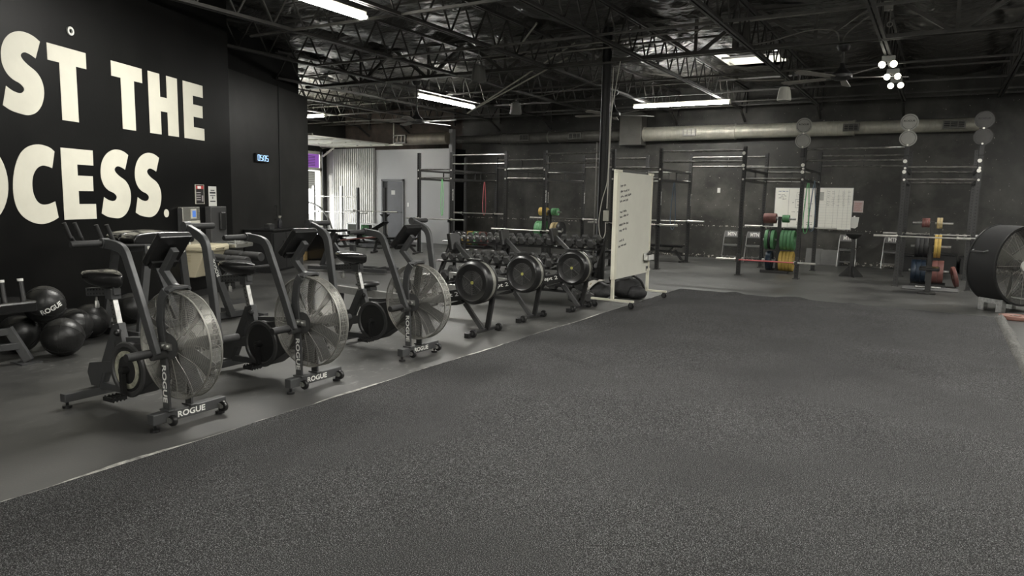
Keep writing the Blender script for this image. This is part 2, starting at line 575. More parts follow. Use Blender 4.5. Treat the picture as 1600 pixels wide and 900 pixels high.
def letter(ch, s_left, z0):
    mb = MB()
    y0, y1 = 0.0005, 0.004
    if ch in ('O', 'P', 'R'):
        def ringmesh(o, i):
            k0 = len(mb.v); n = len(o)
            for y in (y0, y1):
                for ring in (o, i):
                    for (a, b) in ring:
                        mb.v.append(Vector((s_left - a, y, z0 + b)))
            for k in range(n):
                l = (k + 1) % n
                mb.f.append([k0 + 2 * n + k, k0 + 2 * n + l, k0 + 3 * n + l, k0 + 3 * n + k])
                mb.f.append([k0 + k, k0 + l, k0 + 2 * n + l, k0 + 2 * n + k])
                mb.f.append([k0 + n + k, k0 + n + l, k0 + 3 * n + l, k0 + 3 * n + k])
        if ch == 'O':
            ringmesh(*RING(.36, .42, .115, .22, .36, .39))
        else:
            def dd(x0, x1, zc, h, nn=24):
                a = [(x0, zc - h), (x0, zc + h)]
                return [(x0, zc - h + 2 * h * k / 7) for k in range(8)] + [(x0 + (x1 - x0) * (0.45 + 0.55 * sin(radians(180 * k / 16))), zc + h * cos(radians(180 * k / 16))) for k in range(17)]
            ringmesh(dd(0, .58, .545, .255), dd(.235, .345, .555, .10))
            mb.prism([(s_left - a, z0 + b) for a, b in [(0, 0), (0, .3), (.24, .3), (.24, 0)]], y0, y1)
            if ch == 'R':
                mb.prism([(s_left - a, z0 + b) for a, b in [(.20, .32), (.42, .36), (.62, 0), (.36, 0)]], y0, y1)
    else:
        for poly in GL[ch]:
            mb.prism([(s_left - a, z0 + b) for a, b in poly], y0, y1)
    mb.build('letter', M_wall_letter, wl)
Z1, Z2 = 2.32, 1.215
for ch, s in (('T', 6.28), ('R', 5.70), ('U', 5.06), ('S', 4.33), ('T', 3.72), ('T', 2.72), ('H', 2.02), ('E', 1.245)):
    letter(ch, s, Z1)
for ch, s in (('P', 6.34), ('R', 5.72), ('O', 5.06), ('C', 4.30), ('E', 3.61), ('S', 3.0), ('S', 2.375)):
    letter(ch, s, Z2)
MB().cyl((1.74, 0.0005, 1.255), (1.74, 0.004, 1.255), 0.055, 20).build('full_stop', M_wall_letter, wl)

# ---- recess: return wall and the set-back charcoal wall with the clock
W2A = Vector((-10.785, 7.214, 0)); W2B = Vector((-13.26, 12.52, 0))
D2 = (W2B - W2A).normalized()
N2 = Vector((D2.y, -D2.x, 0))          # out into the gym
rw = MB()
rw.beam(PW + Vector((0, 0, 2.45)) - Vector((cos(PH), -sin(PH), 0)) * 0.3, W2A - N2 * 0.2 + Vector((0, 0, 2.45)), 0.2, 4.9)
struct(rw.build('wall_recess_return', M_wall), 'short black return wall at the recess')
w2 = MB()
L2 = (W2B - W2A).length
w2.b2(0, L2, -0.25, 0, 0, 3.86)
w2o = w2.build('wall_recess', M_wall2)
W2RZ = atan2(D2.y, D2.x)
# local x along wall away from the camera, local -y into the gym
w2b = MB(); w2b.b2(-0.2, L2, 0, 0.25, 0, 3.86)
bpy.data.objects.remove(w2o)
w2o = w2b.build('wall_recess', M_wall2)
w2o.location = W2A; w2o.rotation_euler = (0, 0, W2RZ)
struct(w2o, 'charcoal set-back wall holding the clock')
MB().b2(4.18, 4.22, -0.012, 0.0, 0, 3.9).build('wall_joint', M_matte, w2o)
# dark wall above the recess wall, stays behind the joists
wu = MB().b2(-0.2, L2 - 0.45, 0.03, 0.2, 3.86, 4.9).build('wall_recess_upper', M_wall); wu.location = W2A; wu.rotation_euler = (0, 0, W2RZ)
struct(wu, 'black wall band above the charcoal wall')

# ---- back wall, far grey wall, garage side, unseen closing walls
struct(MB().b2(-14.0, 5.2, 20.1, 20.3, 0, 4.9).build('wall_back', M_back), 'scuffed black back wall with paint chips')
struct(MB().b2(-19.7, -13.86, 19.3, 19.5, 0, 3.14).build('wall_far_grey', M_grey), 'pale grey partition wall at far left')
struct(MB().b2(-14.05, -13.86, 19.5, 20.3, 0, 3.14).build('wall_far_return', M_wall), 'return between grey partition and black wall')
struct(MB().b2(-13.93, -13.80, 19.24, 19.42, 0, 3.75).build('trim_1', mat('corner_trim', (0.2, 0.2, 0.2), 0.5)), 'grey corner post of the partition')
struct(MB().b2(-19.7, -13.9, 20.3, 20.5, 0, 4.9).build('wall_far_upper', mat('brown_insulation_wall', (0.07, 0.055, 0.045), 0.8, 0, 0.5, 3)), 'brown unpainted wall above the partition')
struct(MB().b2(-19.7, -12.7, 10.6, 10.8, 0, 4.9).build('wall_side_room', M_wall2), 'unlit wall of the side room')
struct(MB().b2(5.0, 5.2, -6.2, 20.3, 0, 4.9).build('wall_right', M_wall2), 'black wall outside the right of view')
fw = MB()
fw.b2(-19.7, -3.6, -6.4, -6.2, 0, 4.9); fw.b2(4.4, 5.2, -6.4, -6.2, 0, 4.9); fw.b2(-3.6, 4.4, -6.4, -6.2, 0, 0.3); fw.b2(-3.6, 4.4, -6.4, -6.2, 3.3, 4.9)
struct(fw.build('wall_front', M_wall2), 'black wall with an added window opening behind the viewer')
sf = thing('added_window', 'unseen window added behind the viewer to let in daylight', 'window', (0.4, -6.3, 0)); sf['kind'] = 'structure'; del sf['category']  # glazed opening added so daylight reaches the room from behind the camera
for x in (-3.95, -2.0, 0.0, 2.0, 3.95):
    MB().b2(x - 0.05, x + 0.05, -0.06, 0.06, 0.3, 3.3).build('mullion', M_black, sf)
for z in (0.35, 2.3, 3.25):
    MB().b2(-4.0, 4.0, -0.06, 0.06, z - 0.05, z + 0.05).build('transom', M_black, sf)
# garage-side wall with its glazed opening
gw = MB()
gw.b2(-19.7, -19.5, 19.12, 20.5, 0, 4.9)
gw.b2(-19.7, -19.5, 10.6, 14.6, 0, 4.9)
gw.b2(-19.7, -19.5, 14.6, 19.12, 3.10, 4.9)
struct(gw.build('wall_garage', M_wall2), 'dark wall around the daylight opening')

# ---- ceiling: draped black insulation over bar joists
JX = [0.94 - 1.88 * k for k in range(5)] + [-8.68, -10.58, -12.48, -14.38, -16.28, -18.18]
def drape(x, y):
    j = min(JX, key=lambda q: abs(q - x))
    js = sorted(JX)
    t = 1.0
    for a, b in zip(js[:-1], js[1:]):
        if a <= x <= b:
            t = (x - a) / (b - a)
    s = sin(pi * t) if 0 <= t <= 1 else 1
    z = 4.76 - 0.13 * s
    n1 = noise.noise(Vector((x * 0.55, y * 0.5, 3.1)))
    n2 = noise.noise(Vector((x * 1.6, y * 2.4, 7.7)))
    n3 = abs(noise.noise(Vector((x * 3.2 + n1, y * 5.5, 1.3))))
    z += 0.10 * n1 * s + 0.05 * n2 - 0.06 * n3
    # puckers pinned along the joists
    py = (y / 1.25) % 1.0
    d = hypot((py - 0.5) * 1.25, (x - j))
    z += 0.12 * math.exp(-(d / 0.30) ** 2) * (1 + 0.6 * cos(8 * atan2((py - 0.5), (x - j))))
    return min(z, 4.86)
nx, ny = 260, 300
cmb = MB()
for i in range(nx + 1):
    x = -19.6 + 24.7 * i / nx
    for k in range(ny + 1):
        y = -6.2 + 26.6 * k / ny
        cmb.v.append(Vector((x, y, drape(x, y))))
for i in range(nx):
    for k in range(ny):
        a = i * (ny + 1) + k
        cmb.f.append([a, a + 1, a + ny + 2, a + ny + 1])
# leave the skylight bay open in the drape
SKX = (-4.45, -3.15); SKY = (15.75, 17.15)
def in_sky(f):
    cx = sum(cmb.v[q].x for q in f) / 4; cy = sum(cmb.v[q].y for q in f) / 4
    return SKX[0] < cx < SKX[1] and SKY[0] < cy < SKY[1]
cmb.f = [f for f in cmb.f if not in_sky(f)]
me = bpy.data.meshes.new('ceiling')
me.from_pydata([tuple(p) for p in cmb.v], [], cmb.f)
me.polygons.foreach_set('use_smooth', [True] * len(me.polygons))
def drape_mat():
    m, nt, b = nodes_mat('black_insulation_sheet')
    N, L = nt.nodes.new, nt.links.new
    tc = N('ShaderNodeTexCoord')
    mp = N('ShaderNodeMapping'); mp.inputs['Scale'].default_value = (1.0, 1.5, 1)
    L(tc.outputs['Object'], mp.inputs['Vector'])
    n = N('ShaderNodeTexNoise'); n.inputs['Scale'].default_value = 1.7; n.inputs['Detail'].default_value = 2.5; n.inputs['Distortion'].default_value = 2.2
    L(mp.outputs[0], n.inputs['Vector'])
    bp = N('ShaderNodeBump'); bp.inputs['Strength'].default_value = 0.8; bp.inputs['Distance'].default_value = 0.12
    L(n.outputs['Fac'], bp.inputs['Height']); L(bp.outputs[0], b.inputs['Normal'])
    b.inputs['Base Color'].default_value = (0.055, 0.053, 0.048, 1)
    b.inputs["Roughness"].default_value = 0.33
    return m
me.materials.append(drape_mat())
co = bpy.data.objects.new('ceiling', me); col.objects.link(co)
struct(co, 'black draped insulation sheeting under the roof')
struct(MB().b2(-19.7, -4.45, -6.4, 20.5, 4.9, 5.0).b2(-3.15, 5.2, -6.4, 20.5, 4.9, 5.0).b2(-4.45, -3.15, -6.4, 15.75, 4.9, 5.0).b2(-4.45, -3.15, 17.15, 20.5, 4.9, 5.0).build('ceiling_deck', M_matte), 'roof deck above the insulation')
# skylight
sk = thing('skylight', 'bright roof skylight beside the second joist, near back wall', 'skylight', (-3.8, 16.45, 4.7))
MB().b2(-0.65, 0.65, -0.7, 0.7, 0.24, 0.25).build('diffuser', mat('lit_skylight', (1.0, 1.0, 0.97), 0.5, emit=4.0), sk)
q = MB(); q.b2(-0.67, -0.65, -0.72, 0.72, 0, 0.28); q.b2(0.65, 0.67, -0.72, 0.72, 0, 0.28); q.b2(-0.67, 0.67, -0.72, -0.7, 0, 0.28); q.b2(-0.67, 0.67, 0.7, 0.72, 0, 0.28)
q.build('curb', M_fixt, sk)
MB().b2(-0.65, 0.65, -0.02, 0.02, 0.02, 0.06).build('crossbar', M_joist, sk)

# ---- bar joists along the room
def wall_x_limit(x):
    """smallest y at which a joist at this x is inside the gym"""
    if x > -4.1: return -6.0
    if x > PW.x: return PW.y + ((x - PW.x) / UW.x) * UW.y
    if x > W2A.x: return 7.7
    if x > W2B.x: return W2A.y + (x - W2A.x) / D2.x * D2.y
    return 10.9
JZ0, JZ1 = 4.0, 4.60
for idx, x in enumerate(JX):
    y0 = wall_x_limit(x) + 0.08
    y1 = 20.05 if x > -13.8 else 20.2
    t = thing('bar_joist', '%s dark steel bar joist counted from the right edge' % ORD[idx], 'joist', (x, y0, 0), 0, 'bar joists under the roof')
    L_ = y1 - y0
    MB().b2(-0.05, -0.012, 0, L_ - 0.55, JZ0, JZ0 + 0.045).b2(0.012, 0.05, 0, L_ - 0.55, JZ0, JZ0 + 0.045).build('bottom_chord', M_joist, t)
    MB().b2(-0.05, -0.012, 0, L_, JZ1 - 0.045, JZ1).b2(0.012, 0.05, 0, L_, JZ1 - 0.045, JZ1).build('top_chord', M_joist, t)
    pts = []
    n = int((L_ - 0.55) / 0.32)
    for k in range(n + 1):
        pts.append((0, k * (L_ - 0.55) / n, JZ0 + 0.03 if k % 2 == 0 else JZ1 - 0.03))
    pts.append((0, L_ - 0.05, JZ1 - 0.03))
    w = MB()
    for a, b in zip(pts[:-1], pts[1:]):
        w.beam(a, b, 0.022, 0.022)
    w.build('web_rod', M_joist, t)
    if idx in (1, 2, 3) or x < -5:
        MB().beam((0, L_ - 0.02, JZ1 - 0.05), (0, L_ - 0.02, 3.95), 0.09, 0.04).beam((0, L_ - 0.6, JZ0), (0, L_ - 0.04, 3.72), 0.05, 0.05).build('wall_bracket', M_joist, t)

# ---- main girder over the column
GY = 12.24
g = thing('roof_girder', 'deep steel girder truss carried by the round column', 'girder', (0, GY, 0))
GX0, GX1 = -13.0, 4.95
for nm, z in (('bottom_chord', 4.0), ('top_chord', 4.62)):
    MB().b2(GX0, GX1, -0.085, -0.012, z, z + 0.012).b2(GX0, GX1, -0.024, -0.012, z, z + 0.075).b2(GX0, GX1, 0.012, 0.085, z, z + 0.012).b2(GX0, GX1, 0.012, 0.024, z, z + 0.075).build(nm, M_girder, g)
tops = [0.94 - 1.88 * k for k in range(-2, 8)]
for tx in tops:
    for sgn in (-1, 1):
        bx_ = tx + sgn * 0.94
        if GX0 < bx_ < GX1 and GX0 < tx < GX1:
            MB().beam((tx + 0.05 * sgn, 0, 4.63), (bx_ - 0.05 * sgn, 0, 4.03), 0.055, 0.055, (0, 1, 0)).build('diagonal', M_girder, g)
    bx_ = tx - 0.94
    if GX0 < bx_ < GX1:
        MB().beam((bx_, 0, 4.03), (bx_, 0, 4.63), 0.04, 0.05).build('vertical', M_girder, g)
for bx_ in (-3.10, -2.93):
    MB().beam((bx_, 0, 4.03), (bx_, 0, 4.66), 0.075, 0.09).build('splice_post', M_girder, g)

# ---- bridging angles, conduits
for k, (y, z, x0, x1) in enumerate(((7.9, 4.02, -9.6, 4.9), (10.2, 4.02, -10.6, 4.9), (14.4, 4.02, -19.4, 4.9), (16.6, 4.02, -19.4, 4.9), (18.3, 4.03, -19.4, 4.9), (19.0, 4.03, -19.4, 4.9), (9.1, 4.55, -10.2, 4.9), (13.4, 4.55, -19.4, 4.9), (17.3, 4.4, -19.4, 4.9))):
    tag(MB().beam((x0, y, z), (x1, y, z), 0.035, 0.035).build('bridging_angle', M_girder), '%s thin steel bridging angle across the joists, counted from the camera' % ORD[sorted([7.9, 10.2, 14.4, 16.6, 18.3, 19.0, 9.1, 13.4, 17.3]).index(y)], 'steel bar', 'bridging angles across the joists')
cond = [
    ('long grey conduit running along the girder at mid height', [(-9.5, 11.95, 4.22), (-6, 11.95, 4.30), (-3.45, 11.95, 4.36), (-3.3, 11.95, 4.40), (-0.95, 11.95, 4.43)], 0.016, M_conduit),
    ('lower grey conduit bending up beside the girder diagonal', [(-7.6, 11.9, 4.19), (-4.05, 11.9, 4.21), (-3.75, 11.9, 4.25), (-3.55, 11.9, 4.37), (-3.45, 11.9, 4.38)], 0.014, M_conduit),
    ('grey fan cable looping above the right ceiling fan', [(-2.9, 12.1, 4.06), (-2.5, 12.1, 4.1), (-2.0, 12.1, 4.2), (-1.72, 12.1, 4.2), (-1.56, 12.1, 4.14), (-1.52, 12.2, 4.0)], 0.011, M_conduit),
    ('thin grey cable slanting down to the right ceiling fan', [(-0.98, 12.0, 4.40), (-1.25, 12.0, 4.22), (-1.44, 12.1, 4.08), (-1.47, 12.2, 4.0)], 0.011, M_conduit),
    ('pale sagging cable beneath the skylight', [(-4.35, 15.2, 4.25), (-3.95, 15.2, 4.10), (-3.5, 15.3, 4.03), (-2.9, 15.4, 4.02)], 0.014, mat('pale_cable', (0.45, 0.44, 0.4), 0.5)),
    ('black sagging wire carrying the small grey pendant speaker', [(-10.2, 13.9, 4.02), (-9.2, 13.9, 3.83), (-8.25, 13.9, 3.73), (-7.2, 13.9, 3.82), (-6.3, 13.9, 4.02)], 0.008, M_conduit),
]
for lab, pts, r, m_ in cond:
    tag(MB().tube([tuple(p) for p in cat_rom(pts, 5)], r, 6).build('conduit', m_, smooth=True), lab, 'conduit')
M_pole = mat('pale_pipe', (0.55, 0.54, 0.48), 0.35, 0.3)
for lab, a, b in (('longest pale pipe slanting through the truss above the whiteboard stand', (-9.0, 13.1, 3.37), (-6.45, 13.1, 4.62)),
                  ('second pale pipe slanting through the truss, right of the longest', (-8.75, 13.0, 3.44), (-6.5, 12.9, 4.30)),
                  ('short pale pipe slanting upward near the roof over the girder', (-7.05, 11.7, 4.16), (-6.2, 11.1, 4.55))):
    tag(MB().cyl(a, b, 0.016, 8).build('pale_pipe', M_pole, smooth=True), lab, 'pipe', 'pale pipes laid in the trusses')
jb = thing('junction_box', 'small steel junction box hung on conduit near the girder top', 'box', (-0.9, 11.95, 4.35))
MB().box((0, 0, 0.06), (0.17, 0.1, 0.12)).build('body', M_conduit, jb)
MB().tube([(0.05, 0, 0), (0.06, 0, -0.08), (0.06, 0, -0.16)], 0.008).build('hook_rod', M_conduit, jb)
MB().lathe([(0.028, -0.008), (0.028, 0.008), (0.042, 0.008), (0.042, -0.008)], 12, (0.06, 0, -0.2), 'y', True).build('hook_ring', M_conduit, jb)

# ---- round column
pc = MB().cyl((0, 0, 0.02), (0, 0, 4.62), 0.085, 24).build('column', mat('column_black', (0.012, 0.012, 0.012), 0.45, spec=0.3), smooth=True)
pc.location = (-5.37, GY, 0); pc.name = 'column_1'
struct(pc, 'round black steel column under the girder')
MB().b2(-0.16, 0.16, -0.16, 0.16, 0, 0.02).build('base_plate', M_black, pc)
MB().b2(-0.2, 0.2, -0.12, 0.12, 3.97, 4.0).build('cap_plate', M_girder, pc)
cb = thing('power_cable', 'pale cables with outlet box hanging down the round column', 'cable', (-5.37, GY, 0))
M_pcable = mat('pale_cable2', (0.5, 0.49, 0.44), 0.5)
MB().tube([tuple(p) for p in cat_rom([(0.30, -0.1, 4.0), (0.22, -0.1, 3.5), (0.15, -0.1, 3.0), (0.14, -0.1, 2.4), (0.13, -0.1, 1.9), (0.05, -0.12, 1.55), (0.0, -0.12, 1.2), (0.02, -0.12, 0.95), (0.08, -0.12, 0.85), (0.13, -0.12, 0.95), (0.13, -0.12, 1.15)], 6)], 0.009, 6).build('looped_cord', M_pcable, cb, True)
MB().tube([(0.17, -0.1, 3.9), (0.155, -0.1, 2.5), (0.14, -0.1, 1.4)], 0.010, 6).build('straight_cord', M_pcable, cb, True)
MB().tube([(-0.12, -0.06, 2.6), (-0.12, -0.06, 0.3)], 0.012, 6).build('thin_conduit', M_conduit, cb, True)
MB().box((0.13, -0.11, 1.27), (0.09, 0.06, 0.19)).build('outlet_box', M_fixt, cb, bevel=0.006)

# ---- turf carpet
def turf_mat():
    m, nt, b = nodes_mat('speckled_grey_turf')
    N, L = nt.nodes.new, nt.links.new
    tc = N('ShaderNodeTexCoord')
    n1 = N('ShaderNodeTexNoise'); n1.inputs['Scale'].default_value = 200; n1.inputs['Detail'].default_value = 2.0; n1.inputs['Roughness'].default_value = 0.7
    L(tc.outputs['Object'], n1.inputs['Vector'])
    r = N('ShaderNodeValToRGB')
    e = r.color_ramp.elements
    e[0].position, e[1].position = 0.41, 0.68
    e[0].color = (0.006, 0.006, 0.006, 1); e[1].color = (0.27, 0.27, 0.27, 1)
    x = e.new(0.54); x.color = (0.031, 0.031, 0.031, 1)
    L(n1.outputs['Fac'], r.inputs[0])
    n2 = N('ShaderNodeTexNoise'); n2.inputs['Scale'].default_value = 1.1; n2.inputs['Detail'].default_value = 4
    L(tc.outputs['Object'], n2.inputs['Vector'])
    mr = N('ShaderNodeMapRange'); mr.inputs[1].default_value = 0.3; mr.inputs[2].default_value = 0.7; mr.inputs[3].default_value = 0.82; mr.inputs[4].default_value = 1.12
    L(n2.outputs['Fac'], mr.inputs[0])
    mx = N('ShaderNodeMix'); mx.data_type = 'RGBA'; mx.blend_type = 'MULTIPLY'; mx.inputs[0].default_value = 1
    L(r.outputs[0], mx.inputs[6]); L(mr.outputs[0], mx.inputs[7]); L(mx.outputs[2], b.inputs['Base Color'])
    b.inputs['Roughness'].default_value = 0.85
    b.inputs['Specular IOR Level'].default_value = 0.25
    bp = N('ShaderNodeBump'); bp.inputs['Strength'].default_value = 0.9; bp.inputs['Distance'].default_value = 0.008
    L(n1.outputs['Fac'], bp.inputs['Height']); L(bp.outputs[0], b.inputs['Normal'])
    return m
M_turf = turf_mat()
tx0, tx1, ty0, ty1 = -3.86, 0.78, -3.0, 12.38
def edge_l(y): return tx0 + 0.025 * noise.noise(Vector((0, y * 0.9, 5))) + 0.012 * noise.noise(Vector((0, y * 4, 9)))
def edge_f(x): return ty1 - 0.065 * (x - tx0) + 0.03 * noise.noise(Vector((x * 1.4, 0, 2)))
def turf_z(x, y):
    z = 0.016 + 0.004 * noise.noise(Vector((x * 0.7, y * 0.7, 0)))
    for cx, cy, ang, w, l, h in ((-2.95, 12.15, 1.2, 0.10, 0.45, 0.035), (-2.05, 12.0, 0.9, 0.11, 0.55, 0.05), (-1.15, 11.9, 1.3, 0.10, 0.35, 0.035), (-1.75, 11.3, 0.35, 0.09, 0.8, 0.02), (-2.9, 1.9, 2.2, 0.07, 0.6, 0.018), (-3.0, 6.2, 2.6, 0.06, 0.6, 0.015)):
        dx, dy = x - cx, y - cy
        a = dx * cos(ang) + dy * sin(ang); b_ = -dx * sin(ang) + dy * cos(ang)
        z += h * math.exp(-(b_ / w) ** 2 - (a / l) ** 2)
    return z
NX, NY = 80, 270
tm = MB()
for i in range(NX + 1):
    for k in range(NY + 1):
        fx, fy = i / NX, k / NY
        y = ty0 + (ty1 - ty0) * fy
        x = edge_l(y) * (1 - fx) + tx1 * fx
        y = ty0 + (edge_f(x) - ty0) * fy
        z = turf_z(x, y)
        tm.v.append(Vector((x, y, z)))
for i in range(NX):
    for k in range(NY):
        a = i * (NY + 1) + k
        tm.f.append([a, a + NY + 1, a + NY + 2, a + 1])
rim = [i * (NY + 1) for i in range(NX + 1)] + [NX * (NY + 1) + k for k in range(1, NY + 1)] + [i * (NY + 1) + NY for i in range(NX - 1, -1, -1)] + [k for k in range(NY - 1, 0, -1)]
b0 = len(tm.v)
for q in rim:
    p = tm.v[q]; tm.v.append(Vector((p.x, p.y, 0.001)))
nr = len(rim)
for k in range(nr):
    l = (k + 1) % nr
    tm.f.append([rim[k], b0 + k, b0 + l, rim[l]])
tag(tm.build('turf_carpet', M_turf, smooth=60), 'large speckled dark grey turf carpet filling the foreground', 'carpet')
# adhesive line left of the turf edge
def resid(name, lab, pts_w, m_):
    b_ = MB()
    n = len(pts_w)
    for (x0, x1, y, z) in pts_w:
        b_.v += [Vector((x0, y, 0.001)), Vector((x0 + 0.005, y, z)), Vector((x1, y, z)), Vector((x1 + 0.003, y, 0.001))]
    for k in range(n - 1):
        a = 4 * k
        for q in range(3):
            b_.f.append([a + q, a + q + 1, a + 5 + q, a + 4 + q])
    return tag(b_.build(name, m_, smooth=50), lab, 'residue')
M_glue = mat('dusty_adhesive', (0.46, 0.455, 0.42), 0.8, 0, 0.75, 14, 0.8, 60)
pw = []
y = -1.0
while y < 12.3:
    w = 0.03 + 0.07 * max(0, noise.noise(Vector((1, y * 1.1, 3)))) + 0.02 * abs(noise.noise(Vector((2, y * 7, 1))))
    pw.append((edge_l(y) - w, edge_l(y) + 0.01, y, 0.006))
    y += 0.06
resid('adhesive_strip', 'pale strip of dusty adhesive along the left turf edge', pw, M_glue)
# rolled frayed right border
fr = MB()
rows = 150
for k in range(rows + 1):
    y = 12.05 - 7.2 * k / rows
    w = 0.13 + 0.05 * noise.noise(Vector((3, y * 0.8, 0))) + 0.03 * noise.noise(Vector((4, y * 6, 0)))
    xL = 0.775 + 0.03 * noise.noise(Vector((9, y * 0.7, 0)))
    for j in range(9):
        t = j / 8
        zz = 0.004 + (0.055 + 0.02 * noise.noise(Vector((7, y * 3, t * 3)))) * sin(pi * t) ** 0.6 + 0.012 * noise.noise(Vector((t * 9, y * 14, 2)))
        fr.v.append(Vector((xL + w * t + 0.012 * noise.noise(Vector((t * 7, y * 16, 5))), y, max(0.001, zz))))
for k in range(rows):
    for j in range(8):
        a = 9 * k + j
        fr.f.append([a, a + 1, a + 10, a + 9])
M_fray = mat('frayed_turf_backing', (0.12, 0.118, 0.11), 0.9, 0, 0.6, 40, 1.0, 90)
tag(fr.build('frayed_turf_border', M_fray, smooth=80), 'rolled frayed turf border along the right edge', 'carpet edge')

# ================================================================== FAN BIKES
def make_bike(label):
    t = thing('fan_bike', label, 'exercise bike', (0, 0, 0), 0, 'fan bikes in a row beside the turf')
    f = MB().box((0, 0, 0.085), (0.065, 0.56, 0.07)).build('front_foot', M_frame, t, bevel=0.005)
    lettering('ROGUE', f, M_white, (0.0345, -0.0, 0.086), (0, 1, 0), (0, 0, 1), 0.21, 0.042, 0.03)
    for y in (-0.25, 0.25):
        MB().cyl((0, y, 0), (0, y, 0.018), 0.032, 16).cyl((0, y, 0.018), (0, y, 0.05), 0.01, 8).build('leveling_foot', M_plastic, t, True)
    for y in (-0.16, 0.235):
        w = MB().lathe([(0.0, -0.014), (0.034, -0.014), (0.038, -0.008), (0.038, 0.008), (0.034, 0.014), (0.0, 0.014)], 18, (0.058, y, 0.062), 'y').build('transport_wheel', M_plastic, t, True)
        MB().cyl((0.058, y - 0.017, 0.062), (0.058, y + 0.017, 0.062), 0.014, 10).box((0.03, y - 0.022, 0.066), (0.06, 0.006, 0.035)).build('axle', M_chrome, w, True)
    r = MB().box((-1.0, 0, 0.075), (0.065, 0.56, 0.06)).build('rear_foot', M_frame, t, bevel=0.005)
    for y in (-0.25, 0.25):
        MB().cyl((-1.0, y, 0), (-1.0, y, 0.018), 0.032, 16).cyl((-1.0, y, 0.018), (-1.0, y, 0.05), 0.01, 8).build('leveling_foot', M_plastic, t, True)
    # fork: near and far leg joined over the fan
    for sg in (-1, 1):
        p = [(0.0, 0.115), (-0.005, 0.30), (-0.015, 0.55), (-0.035, 0.72), (-0.02, 0.83), (0.0, 0.88), (0.03, 0.915)]
        yl = -0.155 if sg < 0 else 0.01
        lg = MB().rtube([(x, yl, z) for x, z in p], (0, 1, 0), 0.018, 0.065)
        lg.box((0.0, yl, 0.125), (0.10, 0.05, 0.012))
        lo = lg.build('fork_leg', M_frame, t, bevel=0.003)
        if sg < 0:
            a = atan2(-0.01, 0.30)
            lettering('ROGUE', lo, M_white, (-0.003, -0.1655, 0.30), (0.01, 0, -1), (1, 0, 0.01), 0.25, 0.043, 0.03)
            ax = MB().cyl((0.05, -0.19, 0.555), (0.05, -0.15, 0.555), 0.016, 10).box((0.03, -0.168, 0.555), (0.11, 0.012, 0.045))
            ax.cyl((0.0, -0.19, 0.555), (0.0, -0.15, 0.555), 0.018, 10)
            ax.build('axle_clamp', M_chrome, t, True)
    MB().rtube([(0.03, -0.155, 0.915), (0.04, -0.12, 0.935), (0.04, -0.02, 0.935), (0.03, 0.01, 0.915)], (1, 0, 0), 0.065, 0.02).build('fork_bridge', M_frame, t, bevel=0.003)
    # fan cage
    C = Vector((0.045, 0, 0.555)); R = 0.355; ya, yb = -0.115, -0.03
    def dome(rr, side):
        k = rr / R
        return (ya - 0.028 * (1 - k * k)) if side < 0 else (yb + 0.028 * (1 - k * k))
    for side in (-1, 1):
        gm = MB()
        nring = 36 if side < 0 else 20
        for k in range(nring):
            rr = 0.075 + (R - 0.075) * k / (nring - 1)
            y = dome(rr, side)
            gm.tube([(C.x + rr * cos(2 * pi * q / 44), y, C.z + rr * sin(2 * pi * q / 44)) for q in range(44)], 0.0013 if k < nring - 1 else 0.006, 3 if k < nring - 1 else 6, True)
        for k in range(12):
            a = 2 * pi * k / 12
            pts = []
            for j in range(6):
                rr = 0.05 + (R - 0.05) * j / 5
                pts.append((C.x + rr * cos(a + 0.12 * sin(pi * j / 5)), dome(rr, side) - side * -0.002, C.z + rr * sin(a + 0.12 * sin(pi * j / 5))))
            gm.tube(pts, 0.002, 4)
        gm.build('grille', M_wire, t, True)
        MB().lathe([(0.0, 0.0), (0.078, 0.0), (0.084, 0.008 * side), (0.0, 0.016 * side)], 24, (C.x, dome(0.05, side) - 0.004, C.z), 'y').build('hub_cover', M_dgrey, t, True)
    sh = MB()
    n = 48
    for k in range(40):
        y = ya + (yb - ya) * (k + 0.5) / 40
    for k in range(10):
        y = ya + (yb - ya) * k / 9
        sh.tube([(C.x + R * cos(2 * pi * q / n), y, C.z + R * sin(2 * pi * q / n)) for q in range(n)], 0.0016, 3, True)
    for k in range(64):
        a = 2 * pi * k / 64
        sh.beam((C.x + R * cos(a), ya, C.z + R * sin(a)), (C.x + R * cos(a), yb, C.z + R * sin(a)), 0.002, 0.002)
    sh.build('cage_rim', M_wire, t)
    MB().cyl((C.x, ya - 0.02, C.z), (C.x, yb + 0.02, C.z), 0.05, 20).build('fan_hub', M_dgrey, t, True)
    for k in range(10):
        a = 2 * pi * k / 10 + 0.2
        bl = MB()
        ca, sa = cos(a), sin(a)
        for j in range(5):
            rr = 0.05 + 0.28 * j / 4
            wv = 0.045 + 0.03 * (j / 4)
            for s_ in (-1, 1):
                off = s_ * wv * 0.55
                yy = s_ * 0.025 - 0.072
                bl.v.append(Vector((C.x + rr * ca - off * sa, yy - 0.003, C.z + rr * sa + off * ca)))
                bl.v.append(Vector((C.x + rr * ca - off * sa, yy + 0.003, C.z + rr * sa + off * ca)))
        for j in range(4):
            q = 4 * j
            bl.f += [[q, q + 2, q + 6, q + 4], [q + 1, q + 5, q + 7, q + 3], [q, q + 4, q + 5, q + 1], [q + 2, q + 3, q + 7, q + 6]]
        bl.f += [[0, 1, 3, 2], [16, 18, 19, 17]]
        bl.build('fan_blade', M_blade, t)
    # swing arms
    base = [(-0.50, 1.205), (-0.33, 1.19), (-0.255, 1.155), (-0.205, 1.06), (-0.09, 0.80), (0.03, 0.51)]
    piv = (0.0, 0.50)
